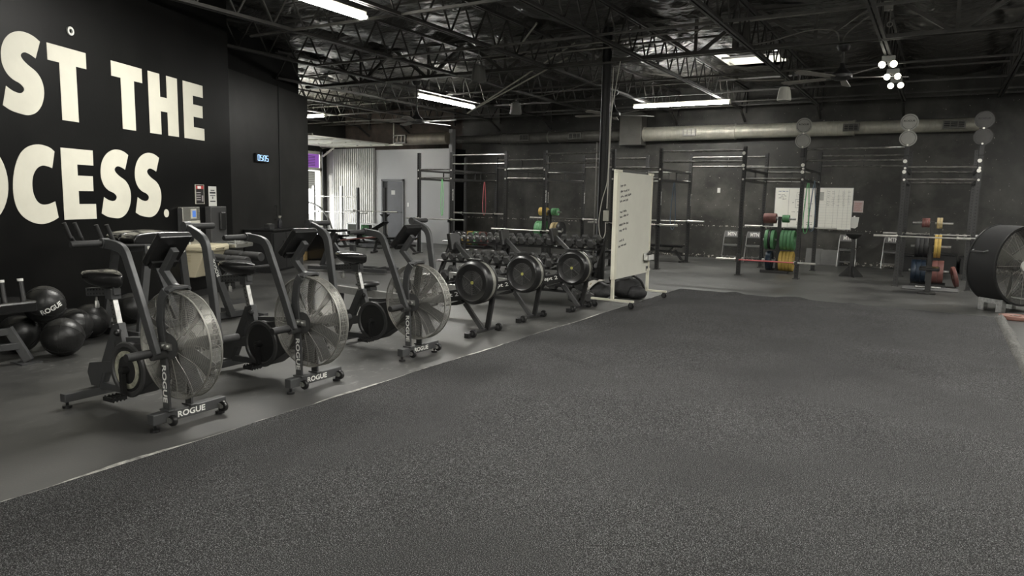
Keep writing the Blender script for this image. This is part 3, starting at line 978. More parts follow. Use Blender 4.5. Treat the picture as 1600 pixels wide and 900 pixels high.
    for sg, ang in ((-1, 0.0), (1, radians(-15))):
        P = []
        for x, z in base:
            dx, dz = x - piv[0], z - piv[1]
            P.append((piv[0] + dx * cos(ang) - dz * sin(ang), sg * 0.235, piv[1] + dx * sin(ang) + dz * cos(ang)))
        sm = [tuple(p) for p in cat_rom(P, 4)]
        a_ = MB().rtube(sm, (0, 1, 0), 0.034, 0.062).build('swing_arm', M_frame, t, 30, bevel=0.004)
        e = P[0]
        MB().cyl((e[0] + 0.03, sg * 0.21, e[2]), (e[0] + 0.03, sg * 0.26, e[2]), 0.034, 14).build('grip_mount', M_frame, a_, True)
        MB().lathe([(0.0, 0.0), (0.019, 0.0), (0.022, 0.01), (0.0215, 0.10), (0.023, 0.19), (0.021, 0.205), (0.0, 0.205)], 16, (e[0] + 0.03, 0.252 if sg > 0 else -0.457, e[2]), 'y').build('grip', M_rubber, a_, True)
        MB().cyl((0.01, sg * 0.13, 0.50), (0.01, sg * 0.26, 0.50), 0.028, 14).build('pivot', M_dgrey, t, True)
        pg = MB().lathe([(0.0, 0.0), (0.026, 0.0), (0.028, 0.01), (0.028, 0.15), (0.026, 0.16), (0, 0.16)], 16, (0.0, 0.26 if sg > 0 else -0.42, 0.52), 'y').build('foot_peg', M_rubber, t, True)
    # console
    MB().rtube([(-0.02, 0, 0.90), (-0.10, 0, 0.92), (-0.20, 0, 1.02), (-0.075, 0, 1.17)], (0, 1, 0), 0.045, 0.045).build('console_mast', M_frame, t, 40, bevel=0.003)
    rot = Matrix.Rotation(radians(-48), 3, 'Y')
    c_ = MB().box((-0.155, 0, 1.17), (0.27, 0.24, 0.05), rot).build('console', M_plastic, t, bevel=0.008)
    MB().box((-0.178, 0, 1.19), (0.15, 0.18, 0.012), rot).build('screen', mat('lcd_screen', (0.09, 0.10, 0.10), 0.2), c_)
    MB().box((-0.215, 0, 1.075), (0.05, 0.19, 0.05), rot).build('phone_ledge', M_plastic, c_)
    # saddle
    sd = MB()
    prof = []
    nu, nv = 16, 12
    for i in range(nu + 1):
        tt = i / nu
        x = -1.03 + 0.36 * tt
        w = 0.142 * (sin(pi * min(1, tt * 0.9 + 0.12)) ** 0.55) * (1 - 0.72 * max(0, (tt - 0.25) / 0.75) ** 1.1) + 0.004
        h = 0.095 * (sin(pi * (0.06 + 0.88 * tt)) ** 0.4)
        zc = 0.92 + 0.03 * (1 - tt) ** 2 + 0.01 * tt
        for j in range(nv):
            a = 2 * pi * j / nv
            dz = sin(a)
            sd.v.append(Vector((x, w * cos(a), zc + h * (0.55 * dz if dz > 0 else 0.9 * dz) + (0.02 * (abs(cos(a)) - 0.5) if dz > 0 else 0))))
    for i in range(nu):
        for j in range(nv):
            l = (j + 1) % nv
            sd.f.append([i * nv + j, i * nv + l, (i + 1) * nv + l, (i + 1) * nv + j])
    sd.f += [list(reversed(range(nv))), [nu * nv + j for j in range(nv)]]
    so = sd.build('saddle', M_vinyl, t, 75)
    mo = so.modifiers.new('s', 'SUBSURF'); mo.levels = 1; mo.render_levels = 1
    sl = MB().beam((-1.09, 0, 0.805), (-0.74, 0, 0.84), 0.05, 0.06).build('seat_slider', M_frame, t, bevel=0.003)
    hl = MB()
    for k in range(7):
        for q in (0.016, -0.014):
            hl.cyl((-1.06 + 0.038 * k, -0.0262, 0.808 + 0.0038 * k + q), (-1.06 + 0.038 * k, -0.024, 0.808 + 0.0038 * k + q), 0.007, 8)
    tag(hl.build('slider_holes', M_matte, sl), kind='stuff')
    MB().box((-0.79, 0, 0.815), (0.075, 0.075, 0.075)).build('seat_clamp', M_frame, t, bevel=0.004)
    MB().cyl((-1.0, 0, 0.775), (-1.0, 0, 0.74), 0.008, 8).lathe([(0.0, 0.0), (0.014, 0.0), (0.019, -0.03), (0.017, -0.05), (0, -0.052)], 14, (-1.0, 0, 0.745)).build('slider_knob', M_chrome, t, True)
    sp = MB().beam((-0.80, 0, 0.80), (-0.735, 0, 0.56), 0.04, 0.05).build('seat_post', M_chrome, t, bevel=0.003)
    hl = MB()
    for k in range(6):
        p = Vector((-0.80, 0, 0.80)).lerp(Vector((-0.735, 0, 0.56)), 0.15 + 0.13 * k)
        hl.cyl((p.x, -0.0212, p.z), (p.x, -0.019, p.z), 0.006, 8)
    tag(hl.build('post_holes', M_matte, sp), kind='stuff')
    MB().beam((-0.745, 0, 0.60), (-0.665, 0, 0.33), 0.055, 0.085).build('seat_tube', M_frame, t, bevel=0.004)
    MB().cyl((-0.70, -0.02, 0.56), (-0.66, -0.06, 0.555), 0.012, 10).sphere((-0.655, -0.068, 0.555), 0.024, 12, 8).build('post_knob', M_plastic, t, True)
    MB().beam((-0.745, 0, 0.58), (-0.985, 0, 0.13), 0.05, 0.08).build('rear_strut', M_frame, t, bevel=0.004)
    MB().prism([(-1.12, 0.20), (-1.09, 0.275), (-0.60, 0.36), (-0.60, 0.28), (-0.92, 0.22), (-0.98, 0.105), (-1.08, 0.105)], -0.028, 0.028).build('rear_bracket', M_frame, t, bevel=0.003)
    MB().beam((-1.0, 0, 0.115), (-0.55, 0, 0.13), 0.05, 0.05).build('base_rail', M_frame, t, bevel=0.003)
    # drive housing
    cx, cz = -0.52, 0.31
    out = []
    for k in range(25):
        a = radians(75 + 235 * k / 24)
        out.append((cx + 0.19 * cos(a), cz + 0.19 * sin(a)))
    out += [(-0.10, 0.36), (0.03, 0.44), (0.05, 0.53), (-0.02, 0.575), (-0.16, 0.56)]
    MB().prism(out, -0.085, 0.085).build('drive_housing', M_rubber, t, bevel=0.008)
    MB().beam((-0.62, 0, 0.50), (0.02, 0, 0.56), 0.06, 0.04).build('top_rail', M_frame, t, bevel=0.003)
    cw = MB().lathe([(0.155, 0.0), (0.165, -0.012), (0.19, -0.012), (0.198, 0.0)], 32, (cx, -0.086, cz), 'y').build('crank_ring', M_dgrey, t, True)
    MB().lathe([(0.0, 0.0), (0.12, 0.0), (0.155, -0.002), (0.0, -0.004)], 28, (cx, -0.087, cz), 'y').build('crank_disc', M_matte, t, True)
    for sg, a in ((-1, radians(-75)), (1, radians(105))):
        e = (cx + 0.17 * cos(a), cz + 0.17 * sin(a))
        cr = MB().cyl((cx, sg * 0.08, cz), (cx, sg * 0.145, cz), 0.026, 12)
        cr.beam((cx, sg * 0.13, cz), (e[0], sg * 0.15, e[1]), 0.026, 0.036, (0, 1, 0))
        cr.build('crank', M_plastic, t, bevel=0.002)
        pd = MB()
        yc = sg * 0.215
        for dy in (-0.048, 0.048):
            pd.box((e[0], yc + dy, e[1]), (0.10, 0.012, 0.028))
        for dx in (-0.046, 0.046, 0):
            pd.box((e[0] + dx, yc, e[1]), (0.012, 0.10, 0.022))
        for dx in (-0.046, 0.046):
            for k in range(4):
                pd.box((e[0] + dx, yc - 0.04 + 0.026 * k, e[1]), (0.006, 0.008, 0.04))
        pd.cyl((e[0], sg * 0.14, e[1]), (e[0], sg * 0.27, e[1]), 0.009, 8)
        pd.build('pedal', M_plastic, t)
    return t

BIKES = [((-4.27, 2.92, 0), radians(1.5), 'grey fan bike nearest the camera, left of the other two'),
         ((-4.25, 4.04, 0), radians(0.5), 'grey fan bike in the middle of the row of three'),
         ((-4.26, 5.41, 0), radians(-0.5), 'grey fan bike farthest back, next to the rowers')]
bike = make_bike(BIKES[0][2])
bike.location, bike.rotation_euler = BIKES[0][0], (0, 0, BIKES[0][1])
for loc, rz, lab in BIKES[1:]:
    copy_tree(bike, loc, rz, lab)
# the nearest bike alone shows a pale sprocket ring behind its crank
rg = MB()
for k in range(9):
    a0 = 2 * pi * k / 9
    for j in range(3):
        pass
MB().lathe([(0.10, 0.0), (0.10, -0.006), (0.135, -0.006), (0.135, 0.0)], 30, (-0.52, -0.092, 0.31), 'y', True).build('sprocket_ring', mat('pale_sprocket', (0.42, 0.42, 0.33), 0.45, 0.2, 0.6, 20), bike, True, 'pale ring showing behind the crank')

# ================================================================== ROWERS
def make_rower(label):
    t = thing('rowing_machine', label, 'rowing machine', (0, 0, 0), 0, 'rowing machines in a row')
    MB().beam((0, -0.31, 0.045), (0, 0.31, 0.045), 0.05, 0.035).build('front_foot', M_black, t, bevel=0.005)
    for y in (-0.26, 0.28):
        w = MB().lathe([(0.0, -0.02), (0.04, -0.02), (0.046, -0.01), (0.046, 0.01), (0.04, 0.02), (0.0, 0.02)], 16, (0.035, y, 0.048), 'y').build('caster', M_plastic, t, True)
        MB().cyl((0.035, y - 0.022, 0.048), (0.035, y - 0.018, 0.048), 0.018, 10).build('caster_hub', M_dgrey, w)
    MB().box((0, -0.32, 0.03), (0.06, 0.04, 0.055)).box((0, 0.32, 0.03), (0.06, 0.04, 0.055)).build('foot_pad', M_plastic, t)
    MB().beam((0.01, -0.02, 0.05), (-0.235, -0.03, 0.34), 0.035, 0.055).build('rear_strut', M_alu if False else M_dgrey, t, bevel=0.004)
    MB().beam((0.015, 0.06, 0.05), (0.115, 0.06, 0.60), 0.04, 0.055).build('front_strut', M_black, t, bevel=0.004)
    C = (-0.04, 0, 0.605)
    # flywheel housing: outer shell, mesh band, near face
    MB().lathe([(0.12, -0.175), (0.19, -0.195), (0.205, -0.205), (0.225, -0.195), (0.245, -0.165), (0.247, -0.125), (0.235, -0.12)], 44, C, 'y').build('front_shell', M_plastic, t, 35)
    MB().lathe([(0.19, -0.12), (0.238, -0.12), (0.238, -0.05), (0.19, -0.05)], 44, C, 'y', True).build('vent_band', mat('perforated_band', (0.33, 0.33, 0.29), 0.45, 0.5, 0.3, 60), t, 35)
    MB().lathe([(0.0, 0.035), (0.16, 0.035), (0.21, 0.02), (0.240, -0.01), (0.244, -0.05), (0.0, -0.05)], 44, C, 'y').build('rear_shell', M_plastic, t, 35)
    fc = MB().lathe([(0.0, -0.176), (0.165, -0.176)], 44, C, 'y').build('face_disc', M_matte, t)
    rg = MB()
    for k in range(13):
        rr = 0.03 + 0.128 * k / 12
        rg.tube([(C[0] + rr * cos(2 * pi * q / 40), -0.179, C[2] + rr * sin(2 * pi * q / 40)) for q in range(40)], 0.0022, 4, True)
    for a in (150, -35, 40, 215, 270):
        rg.beam((C[0], -0.181, C[2]), (C[0] + 0.165 * cos(radians(a)), -0.181, C[2] + 0.165 * sin(radians(a))), 0.004, 0.004)
    rg.build('vent_rings', mat('vent_ring_grey', (0.085, 0.085, 0.083), 0.4), fc, True)
    MB().tube([(C[0] + 0.168 * cos(2 * pi * q / 44), -0.182, C[2] + 0.168 * sin(2 * pi * q / 44)) for q in range(44)], 0.004, 4, True).build('face_trim', M_chrome, fc, True)
    MB().cyl((C[0], -0.184, C[2]), (C[0], -0.178, C[2]), 0.02, 14).build('centre_badge', mat('olive_badge', (0.30, 0.29, 0.08), 0.5), fc)
    MB().beam((-0.29, -0.19, 0.655), (-0.2, -0.185, 0.66), 0.02, 0.035).box((-0.06, -0.10, 0.855), (0.17, 0.09, 0.025)).build('shell_clip', M_plastic, t, bevel=0.004)
    # boom with lettering, rail, seat, foot boards
    b = MB().prism([(-1.02, 0.245), (-1.02, 0.36), (-0.30, 0.50), (-0.14, 0.50), (-0.14, 0.38), (-0.30, 0.365)], -0.035, 0.035).build('front_boom', M_black, t, bevel=0.006)
    lettering('concept 2', b, M_white, (-0.545, -0.0365, 0.392), (1, 0, 0.195), (-0.195, 0, 1), 0.44, 0.066, 0.012)
    MB().prism([(-0.56, 0.275), (-0.30, 0.37), (-0.24, 0.34), (-0.34, 0.31)], -0.05, 0.05).build('chin_bracket', M_plastic, t, bevel=0.004)
    MB().beam((-1.0, 0, 0.31), (-2.25, 0, 0.34), 0.06, 0.09).build('monorail', M_alu, t, bevel=0.004)
    MB().beam((-2.2, 0, 0.33), (-2.22, 0, 0.03), 0.05, 0.05).beam((-2.22, -0.2, 0.03), (-2.22, 0.2, 0.03), 0.05, 0.05).build('rear_leg', M_black, t, bevel=0.004)
    MB().sphere((-1.75, 0, 0.445), 0.17, 18, 10, (0.85, 1.0, 0.22)).build('seat', M_plastic, t, True)
    MB().box((-1.75, 0, 0.39), (0.2, 0.12, 0.05)).build('seat_roller', M_dgrey, t, bevel=0.004)
    for sg in (-1, 1):
        fr_ = MB().beam((-0.98, sg * 0.11, 0.33), (-0.80, sg * 0.11, 0.60), 0.12, 0.02, (1, 0, 0.4)).build('foot_board', M_plastic, t, bevel=0.004)
        MB().tube([(-0.93, sg * 0.11 - 0.065, 0.46), (-0.97, sg * 0.11 - 0.02, 0.50), (-0.97, sg * 0.11 + 0.02, 0.50), (-0.93, sg * 0.11 + 0.065, 0.46)], 0.012, 6).build('strap', M_matte, fr_)
    MB().cyl((-0.36, -0.2, 0.58), (-0.36, 0.2, 0.58), 0.016, 10).build('pull_handle', M_rubber, t, True)
    # monitor arm
    MB().beam((-0.13, 0, 0.79), (-0.40, 0, 1.02), 0.035, 0.05).build('monitor_arm', M_dgrey, t, bevel=0.003)
    rot = Matrix.Rotation(radians(-12), 3, 'Y')
    m_ = MB().box((-0.42, 0, 1.04), (0.05, 0.19, 0.20), rot).build('monitor', M_plastic, t, bevel=0.01)
    MB().box((-0.447, 0, 1.07), (0.006, 0.14, 0.08), rot).build('screen', mat('lcd_screen', (0.09, 0.10, 0.10), 0.2), m_)
    MB().box((-0.40, 0, 0.93), (0.06, 0.08, 0.05)).build('monitor_hinge', M_plastic, t)
    return t
RW = [((-4.39, 6.76, 0), 'black rowing machine closest to the fan bikes'), ((-4.43, 7.95, 0), 'black rowing machine in the middle of the three'), ((-4.30, 9.10, 0), 'black rowing machine closest to the round column')]
rower = make_rower(RW[0][1]); rower.location = RW[0][0]
for loc, lab in RW[1:]:
    copy_tree(rower, loc, 0, lab)

# ================================================================== DUMBBELL RACK
dr = thing('dumbbell_rack', 'long black three-tier steel dumbbell rack behind the rowers', 'rack', (-6.1, 10.45, 0))
RXL, RXR = -1.55, 1.5
TIERS = [(0.13, -0.26), (0.46, -0.10), (0.80, 0.06)]
for x in (RXL + 0.05, -0.35, RXR - 0.05):
    MB().beam((x, -0.30, 0.02), (x, 0.26, 0.92), 0.06, 0.07, (0, 1, 0)).build('upright', M_black, dr, bevel=0.004)
    MB().beam((x, -0.45, 0.025), (x, 0.35, 0.025), 0.07, 0.05).build('foot', M_black, dr, bevel=0.004)
    MB().beam((x, 0.25, 0.03), (x, 0.24, 0.90), 0.05, 0.05, (0, 1, 0)).build('rear_post', M_black, dr, bevel=0.004)
for z, y in TIERS:
    for dy, dz in ((-0.10, -0.03), (0.10, 0.03)):
        MB().beam((RXL, y + dy, z + dz), (RXR, y + dy, z + dz), 0.07, 0.014, (0, -0.3, 1)).build('shelf_rail', M_black, dr)
def make_dumbbell(r, label):
    t = thing('hex_dumbbell', label, 'dumbbell', (0, 0, 0), 0, 'hex dumbbells on the rack')
    hw = r * 0.95
    for sg in (-1, 1):
        pr = [(r * 0.72, sg * 0.065), (r, sg * (0.065 + hw * 0.25)), (r, sg * (0.065 + hw * 0.75)), (r * 0.72, sg * (0.065 + hw))]
        MB().lathe(pr, 6, (0, 0, 0), 'y').build('hex_head', M_hex, t)
    MB().cyl((0, -0.07, 0), (0, 0.07, 0), 0.016, 8).build('handle', M_chrome, t, True)
    return t
PROTO = {}
rnd = random.Random(3)
TN = ['bottom', 'middle', 'top']
for ti, (z, y) in enumerate(TIERS):
    x = RXR - 0.13
    k = 0
    names_n = 0
    rad = [0.112, 0.098, 0.086][ti]
    while x > RXL + 0.1:
        r = max(0.05, rad - 0.0016 * k * [0.6, 1, 1.3][ti])
        r = round(r, 3)
        lab = 'black hex dumbbell, %s from the column end of the %s tier' % (ORD[k], TN[ti])
        if r not in PROTO:
            PROTO[r] = make_dumbbell(r, lab); o = PROTO[r]
        else:
            o = copy_tree(PROTO[r], label=lab)
        o.location = (-6.1 + x, 10.45 + y, z + 0.012 + r * 0.90)
        o.rotation_euler = (radians(16.7), radians(30 + rnd.uniform(-3, 3)) if False else 0, radians(rnd.uniform(-3, 3)))
        x -= r * 2.12 + 0.012
        k += 1
# loose dumbbells on the floor beside the rack end
for i, (x, y, r) in enumerate(((-4.72, 9.86, 0.092), (-4.52, 9.92, 0.092))):
    o = make_dumbbell(r, ('black hex dumbbell on the floor below the rack end', 'black hex dumbbell on the floor beside the white-strapped bag')[i])
    o['group'] = 'loose dumbbells on the floor'
    o.location = (x, y, r * 0.87); o.rotation_euler = (0, radians(30), radians(10 + 12 * i))

# ================================================================== POWER RACK RIG
def upright_mat():
    m, nt, b = nodes_mat('perforated_upright')
    N, L = nt.nodes.new, nt.links.new
    tc = N('ShaderNodeTexCoord'); sx = N('ShaderNodeSeparateXYZ'); L(tc.outputs['Object'], sx.inputs[0])
    fr_ = N('ShaderNodeMath'); fr_.operation = 'WRAP'; L(sx.outputs['Z'], fr_.inputs[0]); fr_.inputs[1].default_value = 0.03; fr_.inputs[2].default_value = -0.03
    px_ = N('ShaderNodeMath'); px_.operation = 'POWER'; L(sx.outputs['X'], px_.inputs[0]); px_.inputs[1].default_value = 2
    pz = N('ShaderNodeMath'); pz.operation = 'POWER'; L(fr_.outputs[0], pz.inputs[0]); pz.inputs[1].default_value = 2
    py_ = N('ShaderNodeMath'); py_.operation = 'POWER'; L(sx.outputs['Y'], py_.inputs[0]); py_.inputs[1].default_value = 2
    mn = N('ShaderNodeMath'); mn.operation = 'MINIMUM'; L(px_.outputs[0], mn.inputs[0]); L(py_.outputs[0], mn.inputs[1])
    ad = N('ShaderNodeMath'); ad.operation = 'ADD'; L(mn.outputs[0], ad.inputs[0]); L(pz.outputs[0], ad.inputs[1])
    lt = N('ShaderNodeMath'); lt.operation = 'LESS_THAN'; L(ad.outputs[0], lt.inputs[0]); lt.inputs[1].default_value = 0.0125 ** 2
    mx = N('ShaderNodeMix'); mx.data_type = 'RGBA'; L(lt.outputs[0], mx.inputs[0]); mx.inputs[6].default_value = (0.028, 0.028, 0.0275, 1); mx.inputs[7].default_value = (0.004, 0.004, 0.004, 1)
    L(mx.outputs[2], b.inputs['Base Color'])
    b.inputs['Roughness'].default_value = 0.45
    return m
M_up = upright_mat()
M_rig = mat('rig_black', (0.033, 0.033, 0.032), 0.42, 0.1, 0.25, 10)
M_bolt = mat('white_bolt', (0.75, 0.74, 0.68), 0.4, 0.3)
M_bar = mat('worn_pullup_bar', (0.22, 0.215, 0.20), 0.3, 0.7, 0.75, 6, stretch=(1.5, 8, 8))
RIGX = [-12.4, -11.3, -9.6, -8.47, -6.65, -5.5, -3.66, -2.47, -0.64, 0.56]
YF, YB = 15.75, 18.0
rig = thing('power_rack_rig', 'long black power rack rig with pull-up bars along the back', 'rack', (-6, 16.9, 0))
ox, oy = -6, 16.9
upm = MB().b2(-0.038, 0.038, -0.038, 0.038, 0.01, 2.74).mesh('upright', M_up)
upm2 = MB().b2(-0.038, 0.038, -0.038, 0.038, 0.01, 2.66).mesh('upright', M_up)
ftm = MB().b2(-0.06, 0.06, -0.10, 0.10, 0, 0.012).mesh('foot_plate', M_rig)
blm = MB().cyl((0, -0.045, 0), (0, -0.037, 0), 0.022, 10).mesh('bolt', M_bolt)
for i, x in enumerate(RIGX):
    for y in (YF, YB):
        u_ = link_mesh('upright', upm if not (y == YF and i in (0,)) else upm, rig, Matrix.Translation((x - ox, y - oy, 0)))
        link_mesh('foot_plate', ftm, u_)
        for z in (2.27, 2.05):
            link_mesh('bolt', blm, u_, Matrix.Translation((0, 0, z)))
    # depth bars between front and back rows
    for z, sz in ((2.26, 0.05), (2.03, 0.05)):
        MB().beam((x - ox, YF - oy + 0.04, z), (x - ox, YB - oy - 0.04, z), sz, sz).build('depth_bar', M_rig, rig)
    MB().beam((x - ox, (YF + YB) / 2 - oy, 2.05), (x - ox, (YF + YB) / 2 - oy, 2.26), 0.03, 0.03).build('brace', M_rig, rig)
for i in range(len(RIGX) - 1):
    a, b = RIGX[i] - ox + 0.04, RIGX[i + 1] - ox - 0.04
    wide = i % 2 == 1
    for y in (YF, YB):
        for z in ((2.66, 2.43) if wide else (2.29, 2.06)):
            MB().cyl((a, y - oy, z), (b, y - oy, z), 0.021, 10).build('pull_up_bar', M_bar, rig, True)
        if y == YB or not wide:
            zz = (2.43, 2.66) if wide else (2.06, 2.29)
            if y == YB:
                MB().beam(((a + b) / 2, y - oy, zz[0]), ((a + b) / 2, y - oy, zz[1]), 0.04, 0.02).build('brace', M_rig, rig)
# J-cups on the squat bays
JC = []
def jcup(x, y, z):
    q = MB().box((0, -0.055, -0.01), (0.055, 0.03, 0.14)).box((0, -0.10, -0.065), (0.055, 0.09, 0.02)).box((0, -0.14, -0.03), (0.055, 0.015, 0.07))
    o = q.build('j_cup', M_black, rig); o.location = (x - ox, y - oy, z)
# name stickers up the uprights
for i in (1, 3, 5):
    lettering('ROGUE', rig, M_white, (RIGX[i] - ox + 0.0395, YF - oy, 1.62), (0, 0, 1), (0, 1, 0) if False else (0, -1, 0), 0.30, 0.045, 0.02)
for i in (2, 3, 5):
    lettering('ROGUE', rig, M_white, (RIGX[i] - ox + 0.0395, YB - oy, 1.60), (0, 0, 1), (0, -1, 0), 0.30, 0.045, 0.02)
for i, z in ((6, 2.60), (6, 2.34), (7, 2.34), (7, 2.20), (8, 2.40), (8, 2.20), (9, 2.40), (9, 2.22)):
    MB().cyl((RIGX[i] - ox - 0.01, YF - oy - 0.048, z), (RIGX[i] - ox - 0.01, YF - oy - 0.038, z), 0.036, 14).build('pin_cap', M_bolt, rig)

# ---- barbells
def barbell(x0, x1, y, z, label, m_shaft=M_steel, tilt=0.0):
    L_ = x1 - x0
    t = thing('barbell', label, 'barbell', (x0, y, z), 0, 'barbells resting in the rig')
    t.rotation_euler = (0, tilt, 0)
    sl = 0.40
    MB().cyl((sl, 0, 0), (L_ - sl, 0, 0), 0.0145, 10).build('shaft', m_shaft, t, True)
    for a, b, c in ((0, sl, sl), (L_ - sl, L_, L_ - sl)):
        MB().cyl((a, 0, 0), (b, 0, 0), 0.025, 12).cyl((c - 0.015, 0, 0), (c + 0.015, 0, 0), 0.036, 12).build('sleeve', M_steel, t, True)
M_pink = mat('pink_cerakote', (0.62, 0.16, 0.17), 0.4, 0.3)
M_dshaft = mat('dark_bar_shaft', (0.13, 0.125, 0.11), 0.4, 0.6)
YJ = YF - 0.10; YK = YB - 0.10
BB = [(-12.75, -10.83, YJ, 0.955, 'steel barbell in the front bay beside the grey wall'),
      (-9.95, -7.92, YJ, 0.765, 'steel barbell low across the front bay behind the dumbbells'),
      (-7.22, -5.02, YJ, 1.02, 'steel barbell in the front bay behind the rolling whiteboard'),
      (-1.08, 0.72, YJ, 0.97, 'steel barbell in the front bay beside the drum fan'),
      (-12.87, -10.88, YK, 1.09, 'steel barbell in the rear bay nearest the grey wall'),
      (-10.08, -8.0, YK, 1.02, 'dull barbell in the rear bay behind the yellow and green plates'),
      (-7.5, -5.06, YK, 1.06, 'steel barbell in the rear bay behind the rolling whiteboard'),
      (-4.06, -2.0, YK, 1.0, 'steel barbell in the rear bay in front of the wall whiteboard'),
      (-1.05, 0.89, YK, 0.95, 'steel barbell in the rear bay beside the drum fan')]
for x0, x1, y, z, lab in BB:
    barbell(x0, x1, y, z, lab, M_dshaft if 'dull' in lab else M_steel)
    for rx in RIGX:
        if x0 < rx < x1:
            jcup(rx, y + 0.10, z)
barbell(-4.12, -2.10, YJ, 0.337, 'low barbell with a pink shaft near the plate tree', M_pink)
for rx in (-3.66, -2.47):
    q = MB().box((0, -0.055, 0.05), (0.08, 0.035, 0.14)).box((0, -0.10, -0.03), (0.06, 0.1, 0.02)).box((0, -0.145, 0.0), (0.06, 0.015, 0.06)).build('j_cup', M_dgrey, rig)
    q.location = (rx - ox, YF - oy, 0.337)

# ---- throw targets on top of the rig
M_targ = mat('grey_target_steel', (0.30, 0.297, 0.275), 0.5, 0.2, 0.1, 8)
M_targd = mat('dark_target_steel', (0.045, 0.044, 0.042), 0.5, 0.2, 0.1, 8)
for k, (x, lab, m_) in enumerate(((-2.50, 'grey double-disc throw target beside the plate tree bay', M_targ), (-0.63, 'grey double-disc throw target in the middle of the three', M_targ), (0.56, 'dark double-disc throw target above the drum fan', M_targd))):
    t = thing('throw_target', lab, 'target', (x, YF - 0.1, 2.5), 0, 'throw targets on the rig')
    for nm, z, r in (('upper_disc', 0.625, 0.155), ('lower_disc', 0.325, 0.150)):
        d = MB().cyl((0, -0.006, z), (0, 0.006, z), r, 32).build(nm, m_, t)
        MB().lathe([(r * 0.80, -0.008), (r * 0.84, -0.008), (r * 0.84, -0.006), (r * 0.80, -0.006)], 32, (0, 0, z), 'y', True).build('ring_groove', M_targd if m_ is M_targ else M_black, d)
    lettering('ROGUE', t, M_matte, (0, -0.0075, 0.65), (1, 0, 0), (0, 0, 1), 0.19, 0.032, 0.02)
    MB().b2(-0.035, 0.035, -0.0, 0.05, 0.0, 0.20).build('bracket', M_black, t)
    for z in (0.475, 0.20):
        MB().cyl((0, -0.014, z), (0, -0.006, z), 0.018, 10).build('bolt', M_bolt, t)

# ---- resistance bands
def band(x, y, ztop, L_, w, m_, label, twist=0.0):
    t = MB()
    pts = []
    for k in range(24):
        a = 2 * pi * k / 24
        s_ = cos(a); c_ = sin(a)
        zz = ztop - L_ / 2 + L_ / 2 * s_
        ww = 0.022 + w * max(0, (ztop - zz) / L_) ** 1.5
        pts.append((x + c_ * ww, y + 0.01 * c_, zz))
    t.tube(pts, 0.011, 6, True)
    tag(t.build('resistance_band', m_, smooth=True), label, 'band', 'resistance bands hung on the rig')
band(-11.62, YF, 2.0 + 0.05, 1.0, 0.02, mat('green_band', (0.16, 0.46, 0.18), 0.5), 'green stretch band hanging before the grey wall')
band(-11.72, YB - 0.0, 2.04, 1.0, 0.05, mat('red_band', (0.40, 0.09, 0.10), 0.5), 'red stretch band hanging in the rear left bay')
band(-5.5, YF + 1.0, 2.03, 1.15, 0.07, mat('slate_band', (0.08, 0.12, 0.16), 0.5), 'slate blue stretch band right of the rolling whiteboard')
band(-2.47, YF + 0.75, 2.07, 1.15, 0.06, mat('green_band2', (0.13, 0.40, 0.16), 0.5), 'thick green stretch band in front of the wall whiteboard')
band(-2.44, YF + 1.4, 2.07, 1.12, 0.08, mat('slate_band', (0.08, 0.12, 0.16), 0.5), 'thin blue stretch band in front of the wall whiteboard')

# ---- plates and plate trees
def plate(x, y, z, r, w, m_, label, rot=(0, 0, 0), group='weight plates', name='bumper_plate'):
    t = thing(name, label, 'weight plate', (x, y, z), 0, group)
    t.rotation_euler = rot
    MB().lathe([(0.026, -w / 2), (r * 0.34, -w / 2), (r * 0.36, -w * 0.36), (r * 0.80, -w * 0.36), (r * 0.84, -w / 2), (r * 0.98, -w / 2), (r, -w * 0.35), (r, w * 0.35), (r * 0.98, w / 2), (r * 0.84, w / 2), (r * 0.80, w * 0.36), (r * 0.36, w * 0.36), (r * 0.34, w / 2), (0.026, w / 2)], 28, (0, 0, 0), 'x', True).build('disc', m_, t, 35)
    MB().lathe([(0.025, -w * 0.52), (0.045, -w * 0.52), (0.045, w * 0.52), (0.025, w * 0.52)], 16, (0, 0, 0), 'x', True).build('hub_ring', M_chrome, t, 35)
    return t
def tree(x, y, label, pegs):
    t = thing('plate_tree', label, 'plate rack', (x, y, 0), 0, 'plate trees under the rig')
    MB().box((0, 0, 0.64), (0.07, 0.09, 1.24)).build('post', M_rig, t, bevel=0.004)
    MB().beam((-0.3, -0.32, 0.03), (0.3, -0.32, 0.03), 0.06, 0.06).build('front_foot', M_rig, t)
    MB().beam((-0.3, 0.32, 0.03), (0.3, 0.32, 0.03), 0.06, 0.06).build('rear_foot', M_rig, t)
    MB().beam((0, -0.32, 0.03), (0, 0.32, 0.03), 0.06, 0.06).build('base_bar', M_rig, t)
    for z in pegs:
        MB().cyl((-0.34, 0, z), (0.34, 0, z), 0.024, 12).build('peg', M_chrome, t, True)
tree(-3.09, 17.0, 'plate tree with red, green, blue and yellow plates', (1.21, 0.73, 0.27))
tx_, ty_ = -3.09, 17.0
GP = 'plates on the colourful plate tree'
plate(tx_ - 0.21, ty_, 1.215, 0.115, 0.27, M_red, 'small thick red plate, top left of the colourful tree', group=GP)
plate(tx_ + 0.13, ty_, 1.215, 0.085, 0.15, M_green, 'small green plate, top right of the colourful tree', group=GP)
plate(tx_ - 0.245, ty_, 0.735, 0.225, 0.07, M_green, 'outer large green plate left of the tree post', group=GP)
plate(tx_ - 0.18, ty_, 0.735, 0.222, 0.04, M_bplate, 'thin black plate between the two left green plates', group=GP)
plate(tx_ - 0.115, ty_, 0.735, 0.225, 0.07, M_green, 'inner large green plate left of the tree post', group=GP)
for k in range(4):
    plate(tx_ + 0.09 + 0.075 * k, ty_, 0.735, 0.225, 0.068, M_green, '%s large green plate right of the tree post, counted outward' % ORD[k], group=GP)
